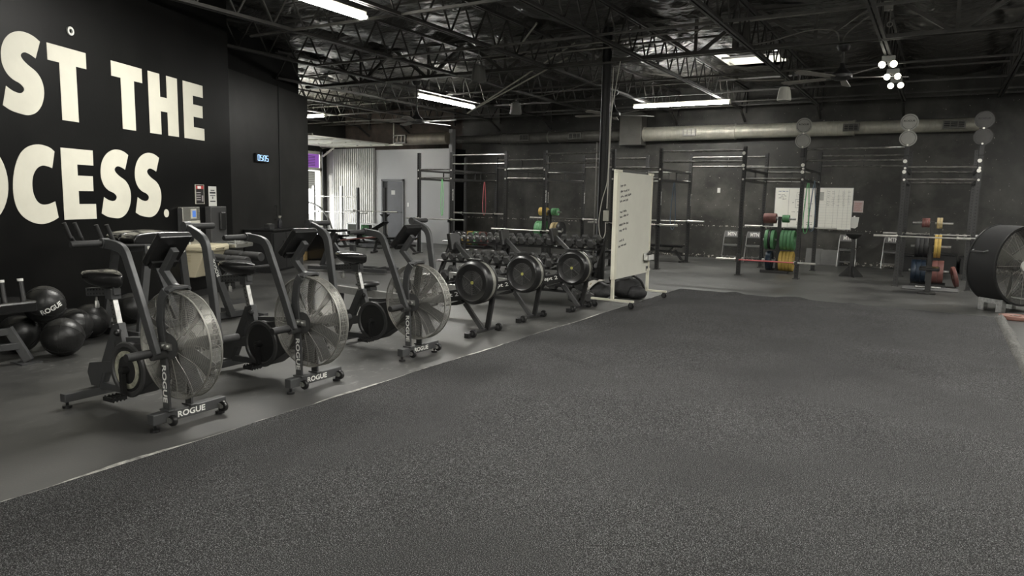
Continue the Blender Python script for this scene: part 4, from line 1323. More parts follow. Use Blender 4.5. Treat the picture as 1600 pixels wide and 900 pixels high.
plate(tx_ - 0.175, ty_, 0.255, 0.225, 0.11, M_blue, 'blue plate, bottom left of the colourful tree', group=GP)
for k in range(4):
    plate(tx_ + 0.085 + 0.075 * k, ty_, 0.262, 0.225, 0.068, M_yellow, '%s yellow plate right of the tree post, counted outward' % ORD[k], group=GP)
# right tree
rx_, ry_ = -0.10, 16.1
tree(rx_, ry_, 'plate tree with maroon, black, yellow and blue plates by the drum fan', (1.23, 0.78, 0.30))
GP = 'plates on the tree by the drum fan'
for k in range(3):
    plate(rx_ - 0.07 - 0.045 * k, ry_, 1.235, 0.09, 0.042, M_red, '%s small maroon plate on the top peg, counted outward' % ORD[k], group=GP)
for k in range(2):
    plate(rx_ + 0.09 + 0.05 * k, ry_, 1.235, 0.105, 0.045, M_tan, '%s small cream plate on the top peg, counted outward' % ORD[k], group=GP)
for k in range(3):
    plate(rx_ - 0.08 - 0.075 * k, ry_, 0.785, 0.225, 0.07, M_bplate, '%s black plate on the middle peg, counted outward' % ORD[k], group=GP)
for k in range(2):
    plate(rx_ + 0.085 + 0.06 * k, ry_, 0.785, 0.225, 0.055, M_yellow, '%s mustard plate on the middle peg, counted outward' % ORD[k], group=GP)
for k in range(3):
    plate(rx_ - 0.09 - 0.085 * k, ry_, 0.29, 0.225, 0.08, M_blue, '%s dark blue plate on the bottom peg, counted outward' % ORD[k], group=GP)
for k in range(2):
    plate(rx_ + 0.10 + 0.10 * k, ry_, 0.29, 0.225, 0.095, M_red, '%s dark red plate on the bottom peg, counted outward' % ORD[k], group=GP)
plate(rx_ + 0.44, ry_ + 0.0, 0.215, 0.20, 0.06, M_red, 'dark red plate leaning on the floor beside the tree', (0, radians(-14), radians(8)), GP)
# left-centre tree
lx_, ly_ = -9.07, 17.2
tree(lx_, ly_, 'plate tree with orange and green plates behind the dumbbells', (1.21, 0.73, 0.28))
GP = 'plates on the tree behind the dumbbells'
for k in range(4):
    plate(lx_ - 0.10 - 0.06 * k, ly_, 1.215, 0.11, 0.055, M_yellow, '%s small orange plate on the top peg, counted outward' % ORD[k], group=GP)
for k in range(3):
    plate(lx_ + 0.10 + 0.06 * k, ly_, 1.215, 0.10, 0.055, M_green, '%s small green plate on the top peg, counted outward' % ORD[k], group=GP)
for k in range(4):
    plate(lx_ - 0.12 - 0.075 * k, ly_, 0.735, 0.225, 0.07, M_green, '%s large green plate behind the dumbbells, counted outward' % ORD[k], group=GP)
plate(lx_ + 0.14, ly_, 0.735, 0.20, 0.09, M_tan, 'inner tan plate behind the dumbbells', group=GP)
plate(lx_ + 0.25, ly_, 0.735, 0.205, 0.07, M_tan, 'middle tan plate behind the dumbbells', group=GP)
plate(lx_ + 0.35, ly_, 0.735, 0.225, 0.09, M_bplate, 'black plate beside the tan plates behind the dumbbells', group=GP)
# plate row on a low rack
pr_ = thing('plate_cradle', 'low black cradle holding a row of bumper plates', 'plate rack', (-12.6, 18.6, 0))
for dy in (-0.13, 0.13):
    MB().beam((-0.62, dy, 0.06), (0.65, dy, 0.06), 0.04, 0.05).build('rail', M_rig, pr_)
for dx in (-0.6, 0.63):
    MB().beam((dx, -0.22, 0.025), (dx, 0.22, 0.025), 0.05, 0.05).build('foot', M_rig, pr_)
cols = [(M_bplate, 'black'), (M_bplate, 'black'), (M_bplate, 'black'), (M_yellow, 'yellow'), (M_yellow, 'yellow'), (M_yellow, 'yellow'), (M_green, 'green'), (M_green, 'green'), (M_red, 'red'), (M_red, 'red')]
for k, (m_, nm) in enumerate(cols):
    plate(-13.1 + 0.112 * k, 18.6, 0.285, 0.225, 0.085, m_, '%s plate in the low cradle, %s from the grey wall' % (nm, ORD[k]), (0, 0, radians(3)), 'plates in the low cradle')
plate(1.03, 12.13, 0.03, 0.20, 0.05, mat('salmon_plate', (0.22, 0.11, 0.085), 0.5), 'salmon plate lying flat on the floor beside the frayed turf', (0, radians(90), 0), 'loose floor plate')

# ================================================================== ROLLING WHITEBOARD
wb = thing('rolling_whiteboard', 'cream rolling whiteboard with handwritten notes at the turf corner', 'whiteboard', (-3.96, 10.2, 0))
y0, y1 = -0.70, 0.72
for y in (y0, y1):
    MB().b2(-0.022, 0.022, y - 0.02, y + 0.02, 0.13, 1.98).build('post', M_cream, wb, bevel=0.003)
    MB().beam((-0.33, y, 0.125), (0.33, y, 0.125), 0.045, 0.03).build('base_bar', M_cream, wb, bevel=0.004)
    for x in (-0.27, 0.29):
        c_ = MB().lathe([(0.0, -0.016), (0.04, -0.016), (0.045, -0.008), (0.045, 0.008), (0.04, 0.016), (0.0, 0.016)], 16, (x, y, 0.046 + (0.017 if x > 0 else 0)), 'y').build('caster', M_plastic, wb, True)
        MB().box((x, y - 0.02, 0.075), (0.04, 0.006, 0.06)).box((x, y + 0.02, 0.075), (0.04, 0.006, 0.06)).box((x, y, 0.106), (0.045, 0.045, 0.012)).build('caster_fork', M_dgrey, c_)
pn = MB().b2(-0.012, 0.012, y0 + 0.03, y1 - 0.02, 0.42, 1.955).build('panel', M_board, wb)
MB().b2(-0.03, 0.03, y0 - 0.035, y0 + 0.05, 0.42, 1.955).build('edge_rail', M_cream, wb, bevel=0.006)
for z in (0.46, 1.965):
    MB().b2(-0.018, 0.018, y1 - 0.1, y1 + 0.07, z - 0.02, z + 0.02).build('corner_clip', M_cream, wb, bevel=0.004)
MB().b2(-0.018, 0.018, y0 - 0.06, y0 + 0.18, 1.945, 1.985).build('corner_clip', M_cream, wb, bevel=0.004)
for k, (z, w_) in enumerate(((1.735, 0.22), (1.655, 0.33), (1.585, 0.40), (1.515, 0.30), (1.365, 0.25), (1.295, 0.32), (1.175, 0.36), (1.095, 0.28), (0.945, 0.18), (0.865, 0.32))):
    scribble(pn, M_ink, (0.0135, y0 + 0.13 + 0.01 * (k % 3), z), (0, 1, 0.10), (0, -0.1, 1), w_, 0.042, 40 + k)
tr_ = thing('marker_tray', 'white marker caddy stuck low on the rolling whiteboard', 'tray', (-3.935, 10.78, 0.62))
q = MB(); q.b2(0, 0.075, -0.13, 0.13, 0, 0.008); q.b2(0.068, 0.075, -0.13, 0.13, 0, 0.09); q.b2(0, 0.006, -0.13, 0.13, 0, 0.12); q.b2(0, 0.075, -0.13, -0.124, 0, 0.09); q.b2(0, 0.075, 0.124, 0.13, 0, 0.09)
q.build('bin', mat('white_plastic', (0.72, 0.72, 0.68), 0.4), tr_)
MB().box((0.04, 0.03, 0.10), (0.04, 0.10, 0.06), Matrix.Rotation(0.5, 3, 'X')).build('eraser', M_dgrey, tr_)
tag(MB().b2(-3.948, -3.944, 10.80, 10.89, 0.45, 0.52).build('board_sticker', M_dgrey), 'small dark maker sticker low on the rolling whiteboard', 'sticker')

# ================================================================== BACK WALL: BOARDS, PAPERS, DUCT
M_wboard = mat('wall_whiteboard', (0.80, 0.79, 0.72), 0.3, 0, 0.05, 2)
YW = 20.1
def wallboard(x0, x1, z0, z1, label):
    t = thing('wall_whiteboard', label, 'whiteboard', ((x0 + x1) / 2, YW, z0), 0, 'whiteboards on the back wall')
    w, h = (x1 - x0) / 2, z1 - z0
    p = MB().b2(-w, w, -0.018, 0, 0, h).build('panel', M_wboard, t)
    fr_ = MB()
    fr_.b2(-w - 0.012, -w, -0.024, 0, -0.012, h + 0.012); fr_.b2(w, w + 0.012, -0.024, 0, -0.012, h + 0.012)
    fr_.b2(-w, w, -0.024, 0, -0.012, 0); fr_.b2(-w, w, -0.024, 0, h, h + 0.012)
    fr_.build('frame', M_alu, t)
    MB().b2(-w * 0.7, w * 0.7, -0.07, -0.018, -0.02, 0.0).build('pen_ledge', M_alu, t)
    return t, p, w, h
t, p, w, h = wallboard(-3.80, -2.78, 0.93, 1.96, 'left wall whiteboard with boxed notes behind the plate tree')
scribble(p, mat('blue_ink', (0.05, 0.10, 0.25), 0.6), (-0.44, -0.0195, 0.93), (1, 0, 0), (0, 0, 1), 0.24, 0.035, 3)
rn = random.Random(5)
for k, (x, z, w_) in enumerate(((-0.44, 0.85, 0.16), (-0.38, 0.81, 0.16), (-0.44, 0.76, 0.14), (-0.34, 0.73, 0.1), (0.06, 0.85, 0.12), (0.04, 0.67, 0.16), (0.04, 0.58, 0.18), (0.31, 0.62, 0.12), (0.31, 0.5, 0.1), (-0.08, 0.64, 0.04), (-0.08, 0.40, 0.08), (0.06, 0.40, 0.12), (0.31, 0.3, 0.12), (0.06, 0.13, 0.16), (0.30, 0.13, 0.14), (0.06, 0.08, 0.16), (0.30, 0.08, 0.14))):
    scribble(p, M_ink, (x, -0.0195, z), (1, 0, 0.03), (0, 0, 1), w_, 0.028, 60 + k, 0.005)
ln = MB()
for (xa, xb, za, zb) in ((-0.17, -0.165, 0.02, 1.0), (0.0, 0.25, 0.74, 0.745), (0.0, 0.005, 0.52, 0.74), (0.0, 0.25, 0.52, 0.525), (0.245, 0.25, 0.52, 0.74), (0.02, 0.22, 0.80, 0.803), (0.02, 0.22, 0.92, 0.923), (0.02, 0.023, 0.80, 0.92), (0.22, 0.223, 0.80, 0.92)):
    ln.b2(xa, xb, -0.0195, -0.0185, za, zb)
ln.build('ruled_lines', M_ink, p)
t, p, w, h = wallboard(-2.745, -1.93, 0.93, 1.97, 'right wall whiteboard ruled in columns beside the papers')
ln = MB()
for k, x in enumerate((-0.20, -0.03, 0.08, 0.20, 0.31)):
    ln.b2(x, x + 0.004, -0.0195, -0.0185, 0.03, 1.0)
for k in range(12):
    ln.b2(-0.38, 0.38, -0.0195, -0.0188, 0.06 + 0.07 * k, 0.062 + 0.07 * k)
ln.build('ruled_lines', mat('grey_ink', (0.32, 0.32, 0.3), 0.6), p)
for k in range(5):
    for j in range(8):
        if rn.random() < 0.8:
            scribble(p, M_ink, (-0.19 + 0.12 * k + rn.uniform(-.01, .01), -0.0195, 0.94 - 0.05 * j), (1, 0, 0), (0, 0, 1), 0.06, 0.014, 100 + 10 * k + j, 0.003)
MB().b2(-0.38, -0.27, -0.020, -0.0186, 0.72, 0.94).build('taped_sheet', mat('grey_sheet', (0.40, 0.40, 0.36), 0.7, 0, 0.3, 60), p)
def poster(name, x0, x1, z0, z1, y, label, base, mk):
    t = thing(name, label, 'poster', ((x0 + x1) / 2, y, z0))
    MB().b2(-(x1 - x0) / 2, (x1 - x0) / 2, -0.006, 0, 0, z1 - z0).build('sheet', base, t)
    mk(t, x1 - x0, z1 - z0)
    return t
def mk1(t, w, h):
    q = MB()
    for k in range(9):
        q.b2(-w * 0.4, w * (0.1 + 0.3 * rn.random()), -0.0072, -0.0062, h * (0.12 + 0.085 * k), h * (0.12 + 0.085 * k) + 0.008)
    q.build('printed_lines', mat('red_print', (0.35, 0.12, 0.1), 0.6), t)
poster('wall_notice', -1.90, -1.67, 1.365, 1.66, YW, 'pinkish printed notice right of the wall whiteboards', mat('pink_paper', (0.45, 0.38, 0.36), 0.7, 0, 0.15, 20), mk1)
cl = thing('clipboard', 'white clipboard hanging below the pinkish notice', 'clipboard', (-1.855, YW, 0.96))
MB().prism([(-0.105, 0.02), (-0.12, 0.29), (0.11, 0.29), (0.09, 0.05), (0.03, 0.0)], -0.012, -0.004).build('paper', mat('white_paper', (0.6, 0.6, 0.56), 0.7), cl)
MB().cyl((0, -0.016, 0.30), (0, -0.002, 0.30), 0.022, 12).build('magnet', M_white, cl)
tag(MB().b2(-3.73, -3.60, YW - 0.008, YW - 0.001, 0.955, 1.06).build('small_paper', mat('white_paper', (0.6, 0.6, 0.56), 0.7)), 'small white paper under the left wall whiteboard', 'paper')
tag(MB().b2(-5.36, -5.28, YW - 0.008, YW - 0.001, 1.82, 1.95).build('wall_sticker', mat('white_paper', (0.6, 0.6, 0.56), 0.7)), 'small white sticker on the black wall behind the rig', 'sticker')
# duct along the back wall
dz, dy = 3.45, 19.86
dt = thing('spiral_duct', 'long round spiral duct with registers along the back wall', 'duct', (-6, dy, dz))
def dsec(x0, x1, r, m_, nm='duct_section'):
    prof = []
    n = max(2, int((x1 - x0) / 0.12))
    for k in range(n + 1):
        x = x0 + (x1 - x0) * k / n
        prof += [(r, x - 0.003), (r + 0.004, x), (r, x + 0.003)] if 0 < k < n else [(r, x)]
    MB().lathe(prof, 28, (6, 0, 0), 'x').build(nm, m_, dt, 25)
segs = [(-14.0, -12.25, 0.13, M_ductdark), (-12.25, -9.0, 0.165, M_ductdark), (-9.0, -8.12, 0.17, M_ductdark), (-7.5, -4.9, 0.20, M_duct), (-4.9, -2.0, 0.185, M_duct), (-2.0, 0.62, 0.155, M_duct)]
for x0_, x1_, r, m_ in segs:
    dsec(x0_, x1_, r, m_)
for x, r in ((-12.25, 0.18), (-10.55, 0.18), (-7.45, 0.215), (-4.9, 0.21), (-2.0, 0.195)):
    MB().lathe([(r - 0.03, -0.02), (r, -0.02), (r, 0.02), (r - 0.03, 0.02)], 28, (x + 6, 0, 0), 'x', True).build('collar', M_duct if x > -8 else M_ductdark if x < -11 else M_conduit, dt, 25)
MB().b2(-2.14, -1.48, -0.24, 0.2, -0.31, 0.60).build('plenum_box', M_ductdark, dt, bevel=0.005)
for x, w_, m_ in ((-11.35, 0.34, M_ductdark), (-9.6, 0.42, M_ductdark), (-6.1, 0.36, M_conduit), (-2.05, 0.36, M_ductdark), (0.12, 0.46, M_ductdark)):
    ys = -0.205 if x > -7 else -0.185
    g_ = MB()
    for (a, b, c, d) in ((-w_ / 2, w_ / 2, 0.07, 0.095), (-w_ / 2, w_ / 2, -0.095, -0.07), (-w_ / 2, -w_ / 2 + 0.03, -0.07, 0.07), (w_ / 2 - 0.03, w_ / 2, -0.07, 0.07), (-w_ / 6 - 0.008, -w_ / 6 + 0.008, -0.07, 0.07), (w_ / 6 - 0.008, w_ / 6 + 0.008, -0.07, 0.07)):
        g_.b2(x + 6 + a, x + 6 + b, ys - 0.02, ys + 0.08, c, d)
    ro = g_.build('register', m_, dt)
    MB().b2(x + 6 - w_ / 2 + 0.01, x + 6 + w_ / 2 - 0.01, ys, ys + 0.02, -0.07, 0.07).build('register_back', M_matte if x != -6.1 else M_fixt, ro)
    for k in range(3):
        MB().b2(x + 6 - w_ / 2 + 0.02, x + 6 + w_ / 2 - 0.02, ys - 0.012, ys, -0.05 + 0.045 * k, -0.04 + 0.045 * k).build('slat', m_, ro)
# duct stub over the far grey wall
d2 = thing('duct_stub', 'short round duct with register above the grey partition', 'duct', (-15.0, 19.15, 3.45))
MB().cyl((-1.05, 0, 0), (1.1, 0, 0), 0.19, 24).build('duct_section', mat('rusty_duct', (0.16, 0.14, 0.11), 0.5, 0.3, 0.4, 3), d2, 40)
g_ = MB()
for a in (-1.0, -0.83, -0.66, -0.52):
    g_.b2(a, a + 0.035, -0.23, -0.15, -0.12, 0.12)
g_.b2(-1.0, -0.49, -0.23, -0.15, 0.10, 0.14); g_.b2(-1.0, -0.49, -0.23, -0.15, -0.14, -0.10)
g_.build('register', M_ductdark, d2)

# ================================================================== FOLDING CHAIRS
def folding_chair(label):
    t = thing('folding_chair', label, 'chair', (0, 0, 0), 0, 'folding chairs along the back wall')
    M_ch = mat('chair_steel', (0.22, 0.22, 0.21), 0.35, 0.4)
    for sg in (-1, 1):
        MB().tube([tuple(p) for p in cat_rom([(sg * 0.21, -0.26, 0.01), (sg * 0.20, -0.06, 0.42), (sg * 0.19, 0.06, 0.70), (sg * 0.17, 0.09, 0.80)], 4)], 0.013, 8).build('front_leg', M_ch, t, True)
        MB().tube([(sg * 0.175, 0.20, 0.01), (sg * 0.175, 0.0, 0.40)], 0.012, 8).build('rear_leg', M_ch, t, True)
    MB().cyl((-0.205, -0.20, 0.14), (0.205, -0.20, 0.14), 0.009, 8).build('front_stretcher', M_ch, t)
    MB().cyl((-0.17, 0.15, 0.10), (0.17, 0.15, 0.10), 0.009, 8).build('rear_stretcher', M_ch, t)
    MB().box((0, -0.08, 0.425), (0.38, 0.38, 0.05)).build('seat', mat('chair_vinyl', (0.10, 0.10, 0.097), 0.35), t, bevel=0.018)
    bk = MB()
    n = 10
    for k in range(n + 1):
        x = -0.20 + 0.40 * k / n
        yb_ = 0.085 + 0.03 * (1 - (2 * k / n - 1) ** 2)
        z0_ = 0.635; z1_ = 0.80 if 0 < k < n else 0.75
        bk.v += [Vector((x, yb_ - 0.015, z0_)), Vector((x, yb_ - 0.0, z1_)), Vector((x, yb_ + 0.018, z1_)), Vector((x, yb_ + 0.015, z0_))]
    for k in range(n):
        a = 4 * k
        for q in range(4):
            r = (q + 1) % 4
            bk.f.append([a + q, a + r, a + 4 + r, a + 4 + q])
    bk.f += [[3, 2, 1, 0], [4 * n, 4 * n + 1, 4 * n + 2, 4 * n + 3]]
    bo = bk.build('backrest', mat('chair_back_vinyl', (0.17, 0.17, 0.165), 0.35), t, 40)
    lettering('MTN', bo, M_white, (0, 0.083, 0.72), (1, 0, 0), (0, 0.1, 1), 0.22, 0.10, 0.04)
    return t
CH = [((-4.74, 19.45, 0), radians(8), 'black folding chair standing leftmost at the back wall'), ((-4.14, 19.40, 0), radians(6), 'black folding chair second from the left, beside the plate tree'),
      ((-1.93, 19.75, 0), radians(3), 'folding chair behind the chalk stand'), ((-0.93, 19.85, 0), radians(0), 'folding chair behind the right rig bay')]
ch0 = folding_chair(CH[0][2]); ch0.location = CH[0][0]; ch0.rotation_euler = (0, 0, CH[0][1])
for loc, rz, lab in CH[1:]:
    copy_tree(ch0, loc, rz, lab)
# boards leaning on the wall
for k, (x0_, x1_, h_, lab) in enumerate(((-2.92, -2.52, 0.42, 'left grey board leaning against the back wall'), (-2.55, -2.12, 0.40, 'right grey board leaning against the back wall'))):
    o = MB().b2(-(x1_ - x0_) / 2, (x1_ - x0_) / 2, -0.02, 0.02, 0, h_).build('leaning_board', mat('grey_board', (0.11, 0.11, 0.105), 0.6, 0, 0.15, 5), bevel=0.004)
    o.location = ((x0_ + x1_) / 2, 19.86 - 0.05 * k, 0.0); o.rotation_euler = (radians(-14), 0, 0)
    tag(o, lab, 'board', 'boards leaning on the back wall')
# dark storage boxes behind the right tree
for k, (x, w_, h_) in enumerate(((0.15, 0.55, 0.42), (0.75, 0.5, 0.36), (-0.42, 0.5, 0.36))):
    t = thing('storage_crate', ('black low crate behind the right plate tree', 'black low crate behind the drum fan', 'black low crate left of the right plate tree')[k], 'crate', (x, 19.7, 0), 0, 'black crates at the back wall')
    MB().b2(-w_ / 2, w_ / 2, -0.2, 0.2, 0, h_).build('body', M_matte, t, bevel=0.01)
    MB().b2(-w_ / 2 - 0.015, w_ / 2 + 0.015, -0.215, 0.215, h_, h_ + 0.04).build('lid', M_plastic, t, bevel=0.008)

# ================================================================== CHALK STANDS
def chalk_stand(x, y, label, h=0.93):
    t = thing('chalk_stand', label, 'chalk stand', (x, y, 0), 0, 'chalk stands')
    MB().b2(-0.035, 0.035, -0.035, 0.035, 0.0, h - 0.1).build('post', M_rig, t, bevel=0.003)
    for a in (0, 90, 180, 270):
        m = Matrix.Rotation(radians(a + 20), 4, 'Z')
        q = MB().prism([(0.03, 0.0), (0.25, 0.0), (0.25, 0.02), (0.06, 0.22), (0.03, 0.22)], -0.008, 0.008)
        q.xf(0, m); q.build('foot_gusset', M_rig, t)
    MB().lathe([(0.02, h - 0.12), (0.08, h - 0.10), (0.14, h - 0.05), (0.175, h), (0.165, h), (0.13, h - 0.04), (0.07, h - 0.08), (0.0, h - 0.09)], 24).build('bowl', M_rig, t, 40)
    MB().tube([(0.05, -0.05, 0.62), (0.10, -0.07, 0.60), (0.12, -0.07, 0.66)], 0.01).tube([(-0.05, -0.05, 0.62), (-0.10, -0.07, 0.60), (-0.12, -0.07, 0.66)], 0.01).build('hook', M_rig, t)
chalk_stand(-1.56, 17.1, 'black chalk bowl stand in front of the back wall')
chalk_stand(-15.85, 18.3, 'chalk bowl stand at far left before the partition door', 0.95)

# ================================================================== BENCHES
def bench(x, y, rz, label, L_=1.15, angle=0.0, h=0.44):
    t = thing('weight_bench', label, 'bench', (x, y, 0), rz, 'weight benches')
    MB().box((-L_ * 0.36, 0, h - 0.03), (L_ * 0.24, 0.28, 0.06)).build('seat_pad', M_vinyl, t, bevel=0.02)
    a = radians(angle)
    c0 = Vector((-L_ * 0.22, 0, h - 0.03))
    ln_ = L_ * 0.70
    e = c0 + Vector((cos(a), 0, sin(a))) * ln_
    MB().beam(c0, e, 0.28, 0.06).build('back_pad', M_vinyl, t, bevel=0.02)
    MB().beam((-L_ * 0.45, 0, 0.30), (L_ * 0.45, 0, 0.22), 0.06, 0.06).build('spine', M_rig, t)
    MB().beam((-L_ * 0.40, 0, 0.36), (-L_ * 0.48, 0, 0.03), 0.06, 0.06).build('front_leg', M_rig, t)
    MB().beam((L_ * 0.25, 0, 0.30 if not angle else 0.3), (L_ * 0.45, 0, 0.04), 0.06, 0.06).build('rear_leg', M_rig, t)
    MB().beam((L_ * 0.05, 0, 0.24), c0 + Vector((cos(a), 0, sin(a))) * ln_ * 0.6 - Vector((0, 0, 0.03)), 0.04, 0.04).build('ladder_strut', M_rig, t)
    for xx in (-L_ * 0.48, L_ * 0.45):
        MB().beam((xx, -0.25, 0.025), (xx, 0.25, 0.025), 0.06, 0.05).build('foot', M_rig, t)
    return t
bench(-6.05, 18.0, radians(4), 'black flat bench in the rear bay right of the rolling whiteboard', 0.95)
bench(-6.45, 14.95, radians(60), 'black flat bench half hidden behind the round column', 1.0)
bench(-12.7, 15.1, radians(25), 'black bench before the grey wall behind the last fan bike', 1.25)
bench(-14.6, 16.3, radians(10), 'black incline bench with raised back at far left', 1.2, 28, 0.42)
bench(-15.9, 16.0, radians(0), 'black low bench at far left near the arch bar', 1.1, 0, 0.36)
# small stool-like bench by the right plate tree
t = thing('seat_stand', 'small black padded seat stand before the right plate tree', 'bench', (-0.08, 14.62, 0))
MB().box((0, 0.1, 0.45), (0.32, 0.45, 0.055)).build('pad', M_vinyl, t, bevel=0.018)
MB().b2(-0.045, 0.045, -0.03, 0.03, 0.05, 0.42).build('post', M_rig, t)
MB().b2(-0.16, 0.13, -0.08, 0.0, 0, 0.045).build('front_foot', M_rig, t, bevel=0.01)
MB().beam((0, -0.05, 0.04), (0, 0.55, 0.04), 0.06, 0.05).build('base_rail', M_rig, t)
MB().cyl((-0.20, 0.25, 0.10), (0.20, 0.25, 0.10), 0.02, 10).build('side_handle', M_chrome, t)
o = MB().b2(-0.45, 0.45, -0.32, 0.32, 0, 0.025).build('rubber_step_mat', mat('grey_mat', (0.10, 0.10, 0.098), 0.7)); o.location = (-0.05, 15.45, 0)
tag(o, 'thin grey mat on the floor under the right plate tree', 'mat')

# ================================================================== DRUM FAN
df = thing('drum_fan', 'large black drum fan at the right edge', 'fan', (0.98, 13.10, 0), radians(46))
# local -y faces the opening
R_ = 0.58
MB().lathe([(R_, -0.25), (R_ + 0.012, -0.25), (R_ + 0.012, 0.22), (R_, 0.22)], 48, (0, 0, 0.70), 'y', True).build('drum', M_matte, df, 35)
for ys in (-0.245, 0.215):
    MB().lathe([(R_ - 0.01, -0.012), (R_ + 0.02, -0.012), (R_ + 0.02, 0.012), (R_ - 0.01, 0.012)], 48, (0, ys, 0.70), 'y', True).build('rim', M_black, df, 35)
for ys, nm in ((-0.23, 'front_grille'), (0.20, 'rear_grille')):
    gm = MB()
    for k in range(26 if ys < 0 else 12):
        rr = 0.10 + (R_ - 0.10) * k / (25 if ys < 0 else 11)
        gm.tube([(rr * cos(2 * pi * q / 48), ys, 0.70 + rr * sin(2 * pi * q / 48)) for q in range(48)], 0.0022, 3, True)
    for k in range(12):
        a = 2 * pi * k / 12
        gm.beam((0.05 * cos(a), ys + 0.004, 0.70 + 0.05 * sin(a)), (R_ * cos(a), ys + 0.004, 0.70 + R_ * sin(a)), 0.006, 0.006)
    gm.build(nm, M_wire, df, True)
MB().cyl((0, -0.245, 0.70), (0, -0.22, 0.70), 0.075, 24).build('hub_cap', mat('pale_hub', (0.5, 0.5, 0.47), 0.4), df, True)
MB().cyl((0, -0.12, 0.70), (0, 0.16, 0.70), 0.09, 20).build('motor', M_dgrey, df, True)
for k in range(3):
    a = 2 * pi * k / 3 + 0.5
    bl = MB()
    for j in range(6):
        rr = 0.08 + 0.46 * j / 5
        for s_ in (-1, 1):
            off = s_ * (0.08 + 0.05 * j / 5)
            bl.v += [Vector((rr * cos(a) - off * sin(a), -0.03 + s_ * 0.06, 0.70 + rr * sin(a) + off * cos(a))), Vector((rr * cos(a) - off * sin(a), -0.025 + s_ * 0.06, 0.70 + rr * sin(a) + off * cos(a)))]
    for j in range(5):
        q = 4 * j
        bl.f += [[q, q + 2, q + 6, q + 4], [q + 1, q + 5, q + 7, q + 3], [q, q + 4, q + 5, q + 1], [q + 2, q + 3, q + 7, q + 6]]
    bl.f += [[0, 1, 3, 2], [20, 22, 23, 21]]
    bl.build('fan_blade', mat('alu_blade', (0.20, 0.20, 0.18), 0.4, 0.6), df)
for xs in (-0.28, 0.28):
    MB().prism([(-0.20, 0.0), (-0.10, 0.0), (-0.10, 0.12), (0.10, 0.12), (0.10, 0.0), (0.20, 0.0), (0.20, 0.19), (-0.20, 0.19)], xs - 0.04, xs + 0.04, 'yz').build('leg', M_chrome, df, bevel=0.004)
MB().tube([(-0.595 + 0.0, -0.12, 0.92), (-0.66, -0.11, 0.90), (-0.66, 0.10, 0.90), (-0.595, 0.11, 0.92)], 0.014, 8).build('carry_handle', M_dgrey, df, True)

# ================================================================== LIGHT FIXTURES
def fluorescent(x, y, z, rz, label, L_=2.42, power=1.0):
    t = thing('fluorescent_light', label, 'ceiling light', (x, y, z), rz, 'fluorescent strip lights')
    MB().box((0, 0, 0.055), (L_, 0.075, 0.05)).build('housing', M_fixt, t, bevel=0.004)
    for dy in (-0.055, 0.055):
        MB().cyl((-L_ / 2 + 0.03, dy, 0), (L_ / 2 - 0.03, dy, 0), 0.016, 10).build('tube', M_tube, t, True)
    for dx in (-L_ / 2 + 0.015, L_ / 2 - 0.015):
        MB().box((dx, 0, 0.0), (0.03, 0.13, 0.05)).build('end_cap', M_fixt, t)
    for dx in (-L_ * 0.3, L_ * 0.3):
        MB().cyl((dx, 0, 0.08), (dx, 0, 4.6 - z if z < 4.5 else 0.2), 0.006, 6).build('hanger_rod', M_conduit, t)
    ld = bpy.data.lights.new('fluorescent_glow', 'AREA')
    ld.shape = 'RECTANGLE'; ld.size = L_; ld.size_y = 0.12
    ld.energy = TUBE_W * power; ld.color = LAMP_COL
    lo = bpy.data.objects.new('tube_glow', ld); col.objects.link(lo)
    lo.parent = t; lo.location = (0, 0, -0.03)
H2 = pi / 2
fluorescent(-6.80, 6.25, 3.9, H2, 'lit strip light nearest the camera, at top left', power=1.3)
fluorescent(-10.79, 14.8, 3.9, H2, 'lit strip light above the left end of the rig')
fluorescent(-5.67, 17.45, 3.9, 0, 'lit strip light above the duct box at the back')
fluorescent(-17.3, 15.9, 3.9, 0, 'lit strip light above the far left side room')
fluorescent(-2.0, 4.6, 3.9, H2, 'added strip light overhead in the middle, out of view')  # from here on, unseen strip lights added to brighten the room
fluorescent(-2.0, -0.6, 3.9, H2, 'added strip light overhead behind the viewer, out of view', power=0.5)
fluorescent(1.6, 5.6, 3.9, H2, 'added strip light overhead on the right, out of view')
fluorescent(1.6, -0.6, 3.9, H2, 'added strip light behind the viewer on the right, out of view', power=0.5)
fluorescent(2.7, 9.4, 3.9, H2, 'added strip light overhead at right beside the turf, out of view')  # added past the right edge to brighten the right side and back
fluorescent(2.7, 14.6, 3.9, H2, 'added strip light right of the drum fan, out of view', power=2.0)
# twin-head emergency lights in a row on one joist
for k, (y, z) in enumerate(((13.6, 3.93), (14.9, 3.93), (16.0, 3.93))):
    t = thing('emergency_light', ('nearest', 'middle', 'farthest')[k] + ' of three lit twin-head emergency lights on the joist', 'emergency light', (-0.93, y, z), 0, 'emergency lights on the joist')
    MB().box((0, 0, 0.03), (0.20, 0.09, 0.09)).build('body', mat('white_plastic', (0.72, 0.72, 0.68), 0.4), t, bevel=0.01)
    for sg in (-1, 1):
        h_ = MB().cyl((sg * 0.075, -0.02, -0.05), (sg * 0.085, -0.09, -0.075), 0.045, 14, 0.06).build('lamp_head', M_fixt, t, True)
        MB().cyl((sg * 0.085, -0.091, -0.0755), (sg * 0.0855, -0.095, -0.077), 0.054, 14).build('lens', mat('lit_lens', (1.0, 0.97, 0.82), 0.4, emit=9.0 if k else 4.0), h_)
    ld = bpy.data.lights.new('emergency_glow', 'SPOT'); ld.energy = 20; ld.spot_size = radians(120); ld.spot_blend = 0.8; ld.shadow_soft_size = 0.06; ld.color = LAMP_COL
    lo = bpy.data.objects.new('lamp_glow', ld); col.objects.link(lo); lo.parent = t; lo.location = (0, -0.12, -0.09); lo.rotation_euler = (radians(-35), 0, 0)

